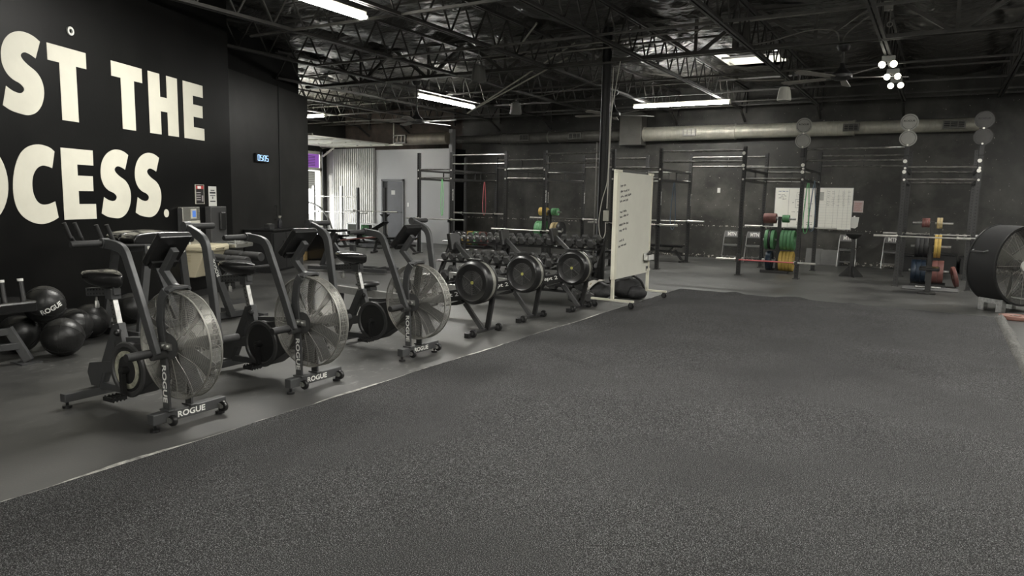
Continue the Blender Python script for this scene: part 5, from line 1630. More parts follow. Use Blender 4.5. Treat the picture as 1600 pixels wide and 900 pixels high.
# ================================================================== CEILING FANS, SPEAKERS
def ceiling_fan(x, y, ztop, zhub, rot, label, blades=5, R0=0.95):
    t = thing('ceiling_fan', label, 'ceiling fan', (x, y, zhub), 0, 'black ceiling fans')
    h = ztop - zhub
    MB().lathe([(0.0, h), (0.10, h), (0.10, h - 0.03), (0.07, h - 0.08), (0.02, h - 0.10), (0.0, h - 0.10)], 24).build('canopy', M_black, t, 35)
    MB().cyl((0, 0, 0.10), (0, 0, h - 0.08), 0.018, 12).build('downrod', M_joist, t, True)
    MB().lathe([(0.0, 0.20), (0.03, 0.20), (0.05, 0.12), (0.11, 0.06), (0.15, 0.02), (0.15, -0.03), (0.10, -0.06), (0.0, -0.07)], 28).build('motor', M_black, t, 35)
    for k in range(blades):
        a = rot + 2 * pi * k / blades
        b_ = MB()
        b_.prism([(0.12, -0.02), (0.24, -0.055), (R0 * 0.92, -0.075), (R0, -0.03), (R0, 0.04), (R0 * 0.93, 0.07), (0.24, 0.045), (0.12, 0.02)], -0.004, 0.004, 'xy')
        b_.xf(0, Matrix.Rotation(a, 4, 'Z') @ Matrix.Rotation(radians(13), 4, 'X'))
        o = b_.build('blade', mat('fan_blade_wood', (0.28, 0.265, 0.24), 0.5, 0, 0.2, 6), t); o.location = (0, 0, -0.02)
        MB().box((0.15, 0, -0.015), (0.16, 0.03, 0.01)).xf(0, Matrix.Rotation(a, 4, 'Z')).build('blade_arm', M_black, o)
ceiling_fan(-1.47, 12.30, 3.98, 3.52, radians(20), 'black ceiling fan hung from the girder at upper right')
ceiling_fan(-9.76, 12.30, 3.98, 3.16, radians(5), 'black ceiling fan hung from the girder at upper left')
ceiling_fan(-6.55, 15.4, 4.0, 3.50, radians(38), 'black ceiling fan beyond the round column')
def pendant_speaker(x, y, z, r, h, m_, label, hang):
    t = thing('pendant_speaker', label, 'speaker', (x, y, z), 0, 'pendant speakers')
    n = 24
    prof = [(r * 0.55, h), (r * 0.72, h * 0.97), (r * 0.82, h * 0.7), (r * 0.96, h * 0.15), (r, 0.02), (r * 0.9, 0.0), (0.0, 0.02)]
    prof = [(0.0, h)] + prof
    MB().lathe(prof, n).build('shell', m_, t, 40)
    for k in range(8):
        a = 2 * pi * k / 8
        MB().beam((r * 0.80 * cos(a), r * 0.80 * sin(a), h * 0.75), (r * 0.98 * cos(a), r * 0.98 * sin(a), h * 0.08), 0.012, 0.012).build('rib', m_, t)
    MB().lathe([(0.0, 0.0), (r * 0.86, 0.0), (r * 0.86, 0.012), (0.0, 0.012)], n).build('grille_plate', M_dgrey, t)
    for k in range(3):
        a = 2 * pi * k / 3
        MB().tube([(r * 0.5 * cos(a), r * 0.5 * sin(a), h), (0.02 * cos(a), 0.02 * sin(a), h + hang * 0.5), (0, 0, h + hang)], 0.004, 5).build('hanging_wire', M_conduit, t)
pendant_speaker(-7.95, 11.95, 3.80, 0.15, 0.31, mat('speaker_grey', (0.15, 0.15, 0.14), 0.45), 'dark grey pendant speaker hanging under the girder', 0.30)
pendant_speaker(-8.25, 13.9, 3.40, 0.135, 0.25, mat('speaker_grey', (0.075, 0.075, 0.07), 0.45), 'small grey pendant speaker farther back, left of the column', 0.10)
pendant_speaker(-2.80, 15.0, 3.55, 0.135, 0.26, mat('speaker_white', (0.78, 0.77, 0.70), 0.45), 'white pendant speaker left of the right ceiling fan', 0.20)

# ================================================================== LEFT WALL FITTINGS (wall-local frame)
def on_wall(name, label, cat, s, z=0, group=None):
    p = PW + UW * s
    return thing(name, label, cat, (p.x, p.y, z), WALL_RZ, group)
WX = (-1, 0, 0)   # reading direction on the wall
o = on_wall('wall_ring', 'small white ring fixed high on the lettered wall', 'ring', 3.37, 3.315)
MB().lathe([(0.026, 0.0), (0.026, 0.02), (0.048, 0.02), (0.048, 0.0)], 24, (0, 0, 0), 'y', True).build('ring_plate', mat('white_plastic', (0.72, 0.72, 0.68), 0.4), o, 35)
o = on_wall('warning_sign', 'black framed safety sign with red header on the wall', 'sign', 0.925, 1.385)
MB().b2(-0.105, 0.105, 0, 0.012, 0, 0.275).build('sign_board', mat('sign_black', (0.02, 0.018, 0.018), 0.4), o)
q = MB(); q.b2(-0.11, 0.11, 0, 0.016, -0.006, 0.0); q.b2(-0.11, 0.11, 0, 0.016, 0.275, 0.281); q.b2(-0.11, -0.105, 0, 0.016, 0, 0.275); q.b2(0.105, 0.11, 0, 0.016, 0, 0.275)
q.build('sign_frame', M_fixt, o)
MB().b2(-0.095, 0.095, 0.012, 0.0135, 0.215, 0.262).build('header', mat('sign_red', (0.45, 0.05, 0.05), 0.5), o)
MB().b2(-0.03, 0.06, 0.0135, 0.0145, 0.22, 0.257).build('header_patch', M_white, o)
q = MB()
for k in range(4):
    q.b2(-0.02, 0.09, 0.012, 0.0135, 0.155 - 0.035 * k, 0.17 - 0.035 * k)
q.b2(-0.085, -0.05, 0.012, 0.0135, 0.03, 0.12)
q.build('printed_lines', mat('sign_grey', (0.3, 0.28, 0.28), 0.5), o)
o = on_wall('paper_notice', 'white printed paper notice taped beside the safety sign', 'notice', 0.565, 1.345)
MB().b2(-0.11, 0.11, 0, 0.003, 0, 0.30).build('sheet', mat('white_paper', (0.6, 0.6, 0.56), 0.7), o)
q = MB()
for z, w_, h_ in ((0.235, 0.055, 0.012), (0.19, 0.08, 0.026), (0.155, 0.075, 0.010), (0.11, 0.012, 0.034), (0.065, 0.075, 0.016)):
    q.b2(-w_, w_, 0.003, 0.0036, z, z + h_)
tag(q.build('printed_lines', M_ink, o), kind='stuff')
# bottle-filling fountain
o = on_wall('water_fountain', 'stainless bottle-filling water fountain with basin on the wall', 'water fountain', 1.265, 0.40)
MB().b2(-0.215, 0.215, 0, 0.08, 0.30, 0.94).build('filler_panel', M_stain, o, bevel=0.01)
MB().b2(0.215, 0.218, 0.002, 0.075, 0.31, 0.92).build('side_panel', M_dgrey, o)
MB().b2(-0.20, 0.10, 0.0805, 0.09, 0.36, 0.74).build('alcove', M_fixt, o, bevel=0.02)
MB().b2(-0.17, 0.07, 0.09, 0.096, 0.38, 0.70).build('alcove_back', M_stain, o, bevel=0.01)
MB().cyl((-0.02, 0.10, 0.68), (-0.02, 0.13, 0.62), 0.02, 10).build('nozzle', M_chrome, o)
d_ = MB().b2(-0.11, 0.02, 0.0805, 0.09, 0.77, 0.91).build('display_bezel', M_fixt, o, bevel=0.005)
MB().b2(-0.085, -0.005, 0.09, 0.093, 0.795, 0.885).build('display', mat('blue_display', (0.05, 0.12, 0.35), 0.3, emit=0.6), d_)
o = on_wall('drinking_fountain', 'lower grey drinking fountain with stainless basin beside the filler', 'water fountain', 0.54, 0.36)
MB().b2(-0.19, 0.25, 0, 0.10, 0.36, 0.98).build('back_panel', M_dgrey, o, bevel=0.01)
MB().b2(-0.10, 0.05, 0.10, 0.15, 0.62, 0.90).build('sensor_pod', M_plastic, o, bevel=0.02)
MB().b2(-0.26, 0.26, 0.0, 0.50, 0.36, 0.44).build('basin', M_stain, o, bevel=0.02)
MB().lathe([(0.14, 0.0), (0.14, 0.012), (0.155, 0.012), (0.155, 0.0)], 24, (-0.04, 0.36, 0.436), 'z', True).build('basin_rim', M_chrome, o)
MB().tube([(0.16, 0.42, 0.44), (0.16, 0.42, 0.50), (0.13, 0.42, 0.53), (0.08, 0.42, 0.52)], 0.013, 8).build('bubbler', M_chrome, o, True)
MB().b2(-0.22, 0.22, 0.0, 0.35, 0.12, 0.36).build('apron', M_dgrey, o, bevel=0.01)
# beige wedge-shaped basin under the bottle filler
o = on_wall('fountain_basin', 'beige wedge-shaped fountain basin hung under the bottle filler', 'water fountain', 1.16, 0)
bn = MB()
for z, w_, d1 in ((0.33, 0.27, 0.20), (0.70, 0.29, 0.36)):
    bn.v += [Vector((-w_, 0.0, z)), Vector((w_, 0.0, z)), Vector((w_, d1, z)), Vector((-w_, d1, z))]
bn.f += [[3, 2, 1, 0], [4, 5, 6, 7]] + [[k, (k + 1) % 4, 4 + (k + 1) % 4, 4 + k] for k in range(4)]
bn.build('apron', M_beige, o, bevel=0.012)
MB().b2(-0.31, 0.31, 0.0, 0.42, 0.70, 0.80).build('basin_rim', M_beige, o, bevel=0.03)
MB().tube([(-0.13, 0.42, 0.735), (-0.13, 0.435, 0.755), (0.10, 0.435, 0.755), (0.10, 0.42, 0.735)], 0.012, 6).build('push_bar', M_beige, o, True)
q = MB()
for k in range(5):
    q.b2(0.2905, 0.2912, 0.05, 0.16, 0.56 + 0.022 * k, 0.568 + 0.022 * k)
tag(q.build('faded_print', mat('faded_print', (0.36, 0.31, 0.2), 0.6), o), kind='stuff')

# ---- recess wall: clock, cabinet, plyo boxes
def on_w2(px_, z, name, label, cat):
    p = W2A + D2 * px_
    return thing(name, label, cat, (p.x, p.y, z), W2RZ)
o = on_w2(3.28, 2.195, 'wall_clock', 'black digital wall clock with blue-white digits', 'clock')
MB().b2(-0.29, 0.29, -0.05, 0, 0, 0.17).build('case', M_matte, o, bevel=0.006)
M_led = mat('lit_led', (0.42, 0.68, 1.0), 0.4, emit=0.9)
SEG = {'0': 'abcdef', '5': 'afgcd'}
def seg7(d, cx, par):
    w_, h_ = 0.042, 0.055
    P = {'a': ((cx - w_, 2 * h_), (cx + w_, 2 * h_)), 'b': ((cx + w_, h_), (cx + w_, 2 * h_)), 'c': ((cx + w_, 0), (cx + w_, h_)), 'd': ((cx - w_, 0), (cx + w_, 0)), 'e': ((cx - w_, 0), (cx - w_, h_)), 'f': ((cx - w_, h_), (cx - w_, 2 * h_)), 'g': ((cx - w_, h_), (cx + w_, h_))}
    q = MB()
    for k in SEG[d]:
        (x0_, z0_), (x1_, z1_) = P[k]
        q.beam((x0_ + 0.008 * 0, -0.053, 0.03 + z0_), (x1_, -0.053, 0.03 + z1_), 0.009, 0.009)
    q.build('digit', M_led, par)
for d, cx in (('0', -0.19), ('5', -0.065), ('0', 0.075), ('5', 0.20)):
    seg7(d, cx, o)
MB().box((0.005, -0.053, 0.06), (0.012, 0.01, 0.012)).box((0.005, -0.053, 0.11), (0.012, 0.01, 0.012)).build('colon', M_led, o)
o = on_w2(3.0, 0, 'storage_cabinet', 'black storage cabinet standing against the recess wall', 'cabinet')
MB().b2(-0.62, 0.62, -0.62, -0.04, 0, 0.82).build('body', M_matte, o, bevel=0.008)
MB().b2(-0.64, 0.95, -0.66, -0.02, 0.82, 0.845).build('worktop', M_black, o, bevel=0.004)
dd_ = MB().b2(-0.58, -0.01, -0.64, -0.62, 0.04, 0.78).build('door', M_matte, o, bevel=0.004)
MB().b2(-0.14, -0.04, -0.655, -0.64, 0.48, 0.62).build('handle_recess', M_black, dd_)
dd_ = MB().b2(0.01, 0.58, -0.64, -0.62, 0.04, 0.78).build('door', M_matte, o, bevel=0.004)
MB().b2(0.04, 0.07, -0.655, -0.64, 0.48, 0.62).build('handle', M_black, dd_)
MB().b2(0.66, 0.93, -0.62, -0.05, 0, 0.82).build('side_locker', M_dgrey, o, bevel=0.01)
p = W2A + D2 * 3.35 + N2 * 0.35
sb = thing('spray_bottle', 'white-headed spray bottle standing on the black cabinet', 'spray bottle', (p.x, p.y, 0.846), W2RZ)
MB().lathe([(0.0, 0), (0.042, 0), (0.045, 0.02), (0.045, 0.13), (0.02, 0.18), (0.014, 0.2), (0.0, 0.2)], 16).build('bottle', mat('dark_bottle', (0.03, 0.03, 0.035), 0.3), sb, 40)
MB().prism([(-0.03, 0.2), (0.02, 0.2), (0.07, 0.235), (0.07, 0.25), (-0.04, 0.25)], -0.012, 0.012).build('spray_head', M_fixt, sb)
p = W2A + D2 * 2.75 + N2 * 0.4
o = thing('wipes_box', 'dark box on the black cabinet beside the spray bottle', 'box', (p.x, p.y, 0.846), W2RZ)
MB().b2(-0.11, 0.11, -0.06, 0.06, 0, 0.10).build('box_body', M_dgrey, o, bevel=0.006)
MB().b2(-0.05, 0.05, -0.03, 0.03, 0.10, 0.106).build('slot', M_fixt, o)
o = on_w2(3.9, 1.0, 'door_pull', 'thin black bar handle on the charcoal wall', 'handle')
MB().tube([(0, -0.004, 0), (0, -0.05, 0.0), (0, -0.05, 0.30), (0, -0.004, 0.30)], 0.01, 8).build('bar', M_matte, o, True)
# plywood box, black foam box
a = Vector((-12.40, 10.95, 0)); b = Vector((-13.05, 12.42, 0)); d_ = (b - a).normalized()
o = thing('plyo_box', 'plywood jump box lying against the recess wall', 'plyo box', tuple(a), atan2(d_.y, d_.x))
MB().b2(0, 1.45, 0.0, 0.02, 0, 0.20).build('front_panel', M_ply, o)
MB().b2(0, 0.02, 0.02, 0.11, 0, 0.20).build('end_panel', M_ply, o)
MB().b2(1.43, 1.45, 0.02, 0.11, 0, 0.20).build('end_panel', M_ply, o)
MB().b2(0.02, 1.43, 0.02, 0.11, 0.18, 0.20).build('top_panel', M_matte, o)
MB().b2(0.06, 0.10, -0.002, 0.0, 0.0, 0.20).build('dark_slot', M_matte, o)
o = thing('foam_box', 'black foam jump box at the end of the recess wall', 'plyo box', (-12.84, 12.52, 0), atan2(d_.y, d_.x))
MB().b2(-0.38, 0.38, -0.28, 0.22, 0, 0.62).build('box_body', M_vinyl, o, bevel=0.03)
MB().b2(-0.36, 0.36, -0.284, -0.278, 0.30, 0.315).build('seam', M_matte, o)

# ================================================================== GLUTE-HAM BENCH behind the bikes
gh = thing('glute_ham_bench', 'grey glute-ham bench with thick pad and ankle rollers behind the bikes', 'bench', (-7.5, 5.1, 0))
for sx_ in (-0.14, 0.14):
    pd_ = MB()
    n = 14
    prof = [(-0.62 + 0.0, 1.03)]
    P_ = []
    for k in range(n + 1):
        a = pi * k / n
        P_.append((-0.35 - 0.36 * cos(a), 1.035 + 0.085 * sin(a) ** 0.5))
    pd_.prism([(y, z) for y, z in P_] + [(0.0, 0.99), (-0.70, 0.99)], sx_ - 0.13, sx_ + 0.13, 'yz')
    pd_.build('hip_pad', M_vinyl, gh, 40, bevel=0.02)
fb_ = MB().b2(0.275, 0.315, -0.62, -0.14, 0.87, 0.99).build('side_plate', M_frame, gh, bevel=0.004)
lettering('ROGUE', fb_, M_matte, (0.3165, -0.38, 0.93), (0, 1, 0), (0, 0, 1), 0.22, 0.05, 0.02)
for y in (-0.58, -0.18):
    for z in (0.905, 0.955):
        MB().cyl((0.313, y, z), (0.325, y, z), 0.02, 12).build('bolt', M_bolt, fb_, True)
MB().b2(-0.315, -0.275, -0.62, -0.14, 0.87, 0.99).build('side_plate', M_frame, gh, bevel=0.004)
for sx_ in (-0.295, 0.295):
    MB().beam((sx_, -0.58, 0.90), (sx_ * 1.1, -0.72, 0.05), 0.05, 0.075, (0, 1, 0)).build('rear_leg', M_frame, gh, bevel=0.003)
    MB().beam((sx_, -0.18, 0.90), (sx_ * 0.4, 0.02, 0.06), 0.05, 0.075, (0, 1, 0)).build('front_leg', M_frame, gh, bevel=0.003)
    q = MB().tube([tuple(p_) for p_ in cat_rom([(sx_, -0.55, 0.98), (sx_, -0.9, 0.99), (sx_, -1.0, 1.0), (sx_, -1.04, 1.06)], 4)], 0.016, 8)
    q.tube([(sx_, -0.92, 0.99), (sx_, -0.94, 1.06)], 0.016, 8)
    hb = q.build('handle_bar', M_black, gh, True)
    for dy in (-1.05, -0.945):
        MB().cyl((sx_, dy, 1.05), (sx_, dy - 0.06, 1.21), 0.021, 10).build('handle_grip', M_rubber, hb, True)
MB().beam((0, -0.75, 0.05), (0, 0.90, 0.05), 0.075, 0.075).build('base_rail', M_frame, gh, bevel=0.004)
MB().beam((-0.40, -0.75, 0.04), (0.40, -0.75, 0.04), 0.075, 0.075).build('rear_foot', M_frame, gh, bevel=0.004)
MB().beam((-0.40, 0.85, 0.04), (0.42, 0.85, 0.04), 0.075, 0.075).build('front_foot', M_frame, gh, bevel=0.004)
ms = MB().beam((0.1, 0.30, 0.86), (0.1, 0.60, 0.05), 0.075, 0.075, (0, 1, 0)).build('roller_mast', M_frame, gh, bevel=0.004)
lettering('ROGUE', ms, M_white, (0.1385, 0.36, 0.66), (0, -0.34, 0.94), (0, -0.94, -0.34), 0.22, 0.045, 0.02)
MB().beam((0.1, 0.50, 0.22), (0.1, 0.78, 0.22), 0.06, 0.06).build('stub_tube', M_frame, gh, bevel=0.003)
MB().beam((0.1, 0.42, 0.45), (0.1, 0.82, 0.78), 0.05, 0.06).build('roller_arm', M_frame, gh, bevel=0.003)
MB().beam((0.1, 0.36, 0.75), (0.1, 0.72, 0.68), 0.02, 0.35, (1, 0, 0)).build('foot_plate', M_frame, gh)
for (y_, z_) in ((0.60, 0.74), (0.80, 0.78)):
    MB().lathe([(0.0, -0.32), (0.05, -0.32), (0.058, -0.30), (0.058, -0.03), (0.03, -0.02), (0.03, 0.02), (0.058, 0.03), (0.058, 0.30), (0.05, 0.32), (0.0, 0.32)], 16, (0.1, y_, z_), 'x').xf(0, Matrix.Identity(4)).build('ankle_roller', M_rubber, gh, True)
MB().cyl((0.1, 0.70, 0.62), (0.35, 1.05, 0.66), 0.018, 8).build('adjust_handle', M_black, gh, True)
MB().cyl((0.15, 0.85, 0.45), (0.15, 0.85, 0.62), 0.008, 8).sphere((0.15, 0.85, 0.63), 0.014, 8, 6).build('pop_pin', M_chrome, gh, True)

# roller bench at the left edge
lb = thing('roller_bench', 'black padded bench with capped posts at the left edge', 'bench', (-6.95, 2.95, 0))
MB().b2(-0.30, 0.12, -0.35, 0.29, 0.47, 0.57).build('pad', M_vinyl, lb, bevel=0.02)
for y in (0.06, 0.21):
    po = MB().cyl((0.04, y, 0.55), (0.0, y - 0.0, 0.74), 0.022, 12).build('post', M_black, lb, True)
    MB().cyl((0.0, y, 0.74), (-0.002, y, 0.762), 0.024, 12).build('post_cap', M_white, po, True)
MB().beam((-0.08, -0.35, 0.30), (-0.08, 0.16, 0.29), 0.06, 0.06).build('top_rail', M_frame, lb, bevel=0.004)
MB().beam((-0.08, 0.12, 0.32), (0.02, 0.23, 0.02), 0.06, 0.07).build('front_leg', M_frame, lb, bevel=0.004)
MB().beam((-0.06, -0.35, 0.17), (-0.02, 0.18, 0.16), 0.05, 0.06).build('cross_rail', M_frame, lb, bevel=0.004)
MB().b2(-0.10, 0.11, 0.13, 0.30, 0, 0.012).build('foot_plate', M_frame, lb)
MB().beam((-0.08, -0.2, 0.31), (-0.08, -0.1, 0.48), 0.07, 0.09).build('pad_support', M_black, lb)
MB().beam((-0.08, -0.33, 0.32), (0.0, -0.5, 0.02), 0.06, 0.07).build('rear_leg', M_frame, lb, bevel=0.004)

# ================================================================== MEDICINE BALLS
def med_ball(c, label, rot, r=0.18):
    t = thing('medicine_ball', label, 'medicine ball', c, 0, 'pile of medicine balls')
    t.rotation_euler = rot
    MB().sphere((0, 0, 0), r, 32, 20).build('shell', M_vinyl if False else mat('ball_leather', (0.013, 0.013, 0.0125), 0.38, 0, 0.2, 12, 0.15, 50), t, True)
    for k in range(3):
        sm = MB()
        sm.tube([(r * 1.001 * cos(2 * pi * q / 48), r * 1.001 * sin(2 * pi * q / 48), 0) for q in range(48)], 0.0028, 4, True)
        o = sm.build('seam', M_matte, t, True); o.rotation_euler = ((0, 0, 0), (pi / 2, 0, pi / 4), (pi / 2, 0, -pi / 4))[k]
    return t
rb = med_ball((-7.27, 3.50, 0.46), 'medicine ball with white brand lettering on top of the pile', (0.2, 0.5, 0.3))
# lettering wrapped on the ball, facing the camera
me = text_mesh('ROGUE', 0.03).copy()
import bmesh as _bm
bm_ = _bm.new(); bm_.from_mesh(me)
_bm.ops.triangulate(bm_, faces=bm_.faces)
_bm.ops.subdivide_edges(bm_, edges=bm_.edges, cuts=2)
bm_.to_mesh(me); bm_.free()
vdir = (Vector((0.35, -0.25, 1.25)) - Vector((-7.27, 3.50, 0.46))).normalized()
vdir = (vdir + Vector((0.25, 0.32, -0.22))).normalized()
xd = Vector((0.62, 0.78, 0.0)); xd = (xd - vdir * xd.dot(vdir)).normalized(); xd = (xd + Vector((0, 0, 0.42))).normalized(); xd = (xd - vdir * xd.dot(vdir)).normalized()
yd = vdir.cross(xd)
for v in me.vertices:
    a, b_ = v.co.x * 0.20 / 0.181, v.co.y * 0.05 / 0.181
    d_ = vdir * (cos(a) * cos(b_)) + xd * (sin(a) * cos(b_)) + yd * sin(b_)
    v.co = d_ * 0.1815
me.materials.clear(); me.materials.append(M_white)
lo = bpy.data.objects.new('lettering', me); col.objects.link(lo); lo.parent = rb
lo.matrix_local = Matrix(rb.rotation_euler.to_matrix().to_4x4()).inverted()
for c, lab, rot in (((-6.97, 3.50, 0.18), 'front medicine ball resting on the floor, nearest the fan bike', (0.5, 0.6, 0.2)), ((-7.44, 3.34, 0.18), 'medicine ball beside the left bench, under the branded ball', (0.9, 0.2, 0.5)),
                    ((-7.63, 4.115, 0.18), 'medicine ball at the right of the pile by the saddle', (0.3, 1.0, 0.1)), ((-7.40, 3.82, 0.19), 'medicine ball in the middle of the pile, behind the front one', (0.1, 0.4, 0.9)),
                    ((-7.95, 3.90, 0.18), 'medicine ball at the back of the pile against the wall', (0.7, 0.1, 0.4)), ((-8.10, 4.85, 0.18), 'medicine ball alone behind the saddle of the nearest bike', (0.2, 0.8, 0.6))):
    med_ball(c, lab, rot)

# ================================================================== BAGS AT THE COLUMN
def blob(name, c, r, sc, m_, parent=None, seed=0, amp=0.18):
    q = MB().sphere((0, 0, 0), 1, 20, 14)
    for k, p in enumerate(q.v):
        n_ = noise.noise(p * 1.6 + Vector((seed, 0, 0))) + 0.5 * noise.noise(p * 4 + Vector((0, seed, 0)))
        p2 = p * (1 + amp * n_)
        z = p2.z * sc[2] * r
        q.v[k] = Vector((p2.x * sc[0] * r, p2.y * sc[1] * r, max(z, -sc[2] * r * 0.75)))
    o = q.build(name, m_, parent, True)
    o.location = c
    return o
M_bag = mat('black_nylon', (0.016, 0.016, 0.017), 0.6, 0, 0.3, 12, 0.4, 40)
t = thing('backpack', 'black backpack lying on the floor behind the rolling whiteboard', 'bag', (-4.22, 10.75, 0), radians(20))
blob('body', (0, 0, 0.15), 0.23, (1.2, 0.75, 0.8), M_bag, t, 3)
blob('front_pocket', (0.15, -0.16, 0.10), 0.14, (1.1, 0.7, 0.8), M_bag, t, 8)
MB().tube([tuple(p_) for p_ in cat_rom([(-0.22, -0.1, 0.36), (0.0, -0.22, 0.40), (0.2, -0.18, 0.30), (0.28, -0.1, 0.1)], 5)], 0.018, 6).build('strap', M_matte, t, True)
MB().box((0.1, -0.2, 0.36), (0.05, 0.01, 0.05)).build('tag_patch', M_white, t)
t = thing('duffel_bag', 'dark bag with white printed towel straps beside the column', 'bag', (-4.62, 10.35, 0), radians(-10))
blob('body', (0, 0, 0.12), 0.25, (1.15, 0.85, 0.62), M_bag, t, 5)
M_strap = mat('strap_white', (0.62, 0.60, 0.55), 0.7, 0, 0.1, 20)
for x, w_ in ((0.03, 0.13), (-0.10, 0.045)):
    st = MB().rtube([tuple(p_) for p_ in cat_rom([(x - 0.06, -0.27, 0.10), (x - 0.02, -0.22, 0.20), (x + 0.03, -0.12, 0.275), (x + 0.07, 0.02, 0.30)], 5)], (1, 0.25, 0), w_, 0.012).build('printed_strap', M_strap, t, 40)
    if w_ > 0.1:
        MB().box((x - 0.0, -0.178, 0.245), (0.05, 0.045, 0.004), Matrix.Rotation(radians(42), 3, 'X')).build('strap_print', mat('faded_print', (0.36, 0.31, 0.2), 0.6), st)
MB().tube([(-0.25, -0.05, 0.2), (-0.1, -0.1, 0.36), (0.1, -0.05, 0.3)], 0.015, 6).build('handle', M_matte, t, True)
o = MB().b2(-0.2, 0.2, -0.03, 0.03, 0, 0.02).build('white_strap', mat('strap_white', (0.62, 0.60, 0.55), 0.7)); o.location = (-4.15, 10.2, 0.0); o.rotation_euler = (0, 0, radians(-12))
tag(o, 'white strap lying flat on the floor beneath the rolling whiteboard', 'strap')
t = thing('kettlebell', 'small dark kettlebell standing on the floor right behind the column', 'kettlebell', (-5.1, 12.3, 0))
MB().sphere((0, 0, 0.10), 0.10, 18, 12).build('bell', M_hex, t, True)
MB().tube([tuple(p_) for p_ in cat_rom([(-0.055, 0, 0.17), (-0.06, 0, 0.24), (0, 0, 0.27), (0.06, 0, 0.24), (0.055, 0, 0.17)], 5)], 0.015, 8).build('handle', M_hex, t, True)

# ================================================================== FAR LEFT ROOM
# corrugated cladding
cg = MB()
n = 20 * 8
for k in range(n + 1):
    x = -19.1 + 1.97 * k / n
    yv = 19.235 + max(-0.04, min(0.04, 0.06 * cos(2 * pi * k / 8)))
    cg.v += [Vector((x, yv, 0.0)), Vector((x, yv, 3.2))]
for k in range(n):
    cg.f.append([2 * k, 2 * k + 1, 2 * k + 3, 2 * k + 2])
struct(cg.build('wall_corrugated', mat('corrugated_steel', (0.55, 0.55, 0.53), 0.5, 0.2, 0.1, 4), smooth=True), 'corrugated steel cladding beside the opening')
# partition door, ajar dark opening
dw = thing('door_1', 'dark interior door in the grey partition', 'door', (-16.34, 19.3, 0))
dw['kind'] = 'structure'
del dw['category']
MB().b2(-0.50, -0.44, -0.05, 0.02, 0, 2.12).b2(0.44, 0.50, -0.05, 0.02, 0, 2.12).b2(-0.50, 0.50, -0.05, 0.02, 2.06, 2.13).build('door_frame', mat('door_frame', (0.12, 0.12, 0.12), 0.5), dw)
MB().b2(-0.44, -0.22, -0.012, -0.004, 0, 2.06).build('dark_gap', M_matte, dw)
dl = MB().b2(-0.22, 0.44, -0.035, -0.005, 0, 2.05).build('door_leaf', mat('door_leaf', (0.045, 0.046, 0.047), 0.45, 0, 0.2, 4), dw)
MB().b2(-0.05, 0.12, -0.037, -0.035, 1.60, 1.75).build('door_notice', mat('white_paper', (0.6, 0.6, 0.56), 0.7), dl)
MB().b2(-0.18, 0.42, -0.06, -0.035, 0.98, 1.03).build('push_bar', M_black, dl)
tag(MB().b2(-15.71, -15.63, 19.285, 19.299, 1.20, 1.34).build('light_switch', M_white), 'white light switch beside the partition door', 'switch')
# exterior and glazed opening
M_wfr = mat('white_frame', (0.7, 0.69, 0.62), 0.5)
wd = thing('window_1', 'white framed glazed opening to daylight', 'window', (-19.55, 16.8, 0)); wd['kind'] = 'structure'; del wd['category']
for y in (2.22, 0.75, -0.75, -2.15):
    MB().b2(-0.05, 0.05, y - 0.05, y + 0.05, 0, 3.1).build('mullion', M_wfr, wd)
for z in (2.47, 3.05, 0.04):
    MB().b2(-0.05, 0.05, -2.2, 2.27, z - 0.05, z + 0.05).build('transom', M_wfr, wd)
M_glass = mat('pane_glass', (0.9, 0.95, 0.95), 0.05, alpha=0.12)
for ya_, yb_ in ((0.80, 2.17), (-0.70, 0.70), (-2.10, -0.80)):
    for za_, zb_ in ((0.09, 2.42),):
        MB().b2(-0.004, 0.004, ya_, yb_, za_, zb_).build('pane', M_glass, wd)
sg_ = thing('purple_banner', 'purple lettered banner in the top pane of the opening', 'banner', (-19.52, 18.25, 2.52))
MB().b2(-0.004, 0.004, -0.6, 0.70, 0, 0.48).build('sheet', mat('purple_vinyl', (0.28, 0.10, 0.45), 0.5, emit=0.35), sg_)
q = MB()
for k in range(7):
    q.b2(0.005, 0.008, 0.1, 0.5, 0.06 + 0.055 * k, 0.08 + 0.055 * k)
q.build('printed_lines', mat('dark_purple_print', (0.06, 0.03, 0.10), 0.6), sg_)
sg_ = thing('window_poster', 'white sheet with grey lines on the glass below the banner', 'poster', (-19.52, 18.2, 1.75))
MB().b2(-0.004, 0.004, -0.3, 0.55, 0, 0.65).build('sheet', mat('translucent_paper', (0.75, 0.75, 0.72), 0.7), sg_)
q = MB()
for k in range(9):
    q.b2(0.005, 0.008, -0.2, 0.5, 0.06 + 0.065 * k, 0.085 + 0.065 * k)
q.build('printed_lines', mat('grey_ink', (0.32, 0.32, 0.3), 0.6), sg_)
struct(MB().b2(-45, -19.7, -5, 45, -0.15, -0.05).b2(-19.7, 25, -40, -6.4, -0.15, -0.05).build('ground_outside', mat('pale_concrete', (0.45, 0.45, 0.42), 0.8, 0, 0.1, 2)), 'pale concrete ground outside')
struct(MB().b2(-40, 30, -17, -16, -0.05, 6.6).build('sun_block_building', mat('pale_stucco', (0.5, 0.48, 0.43), 0.8, 0, 0.1, 1)), 'unseen block added to keep the sun off the front window')  # added out of view to stop low sun entering the front window
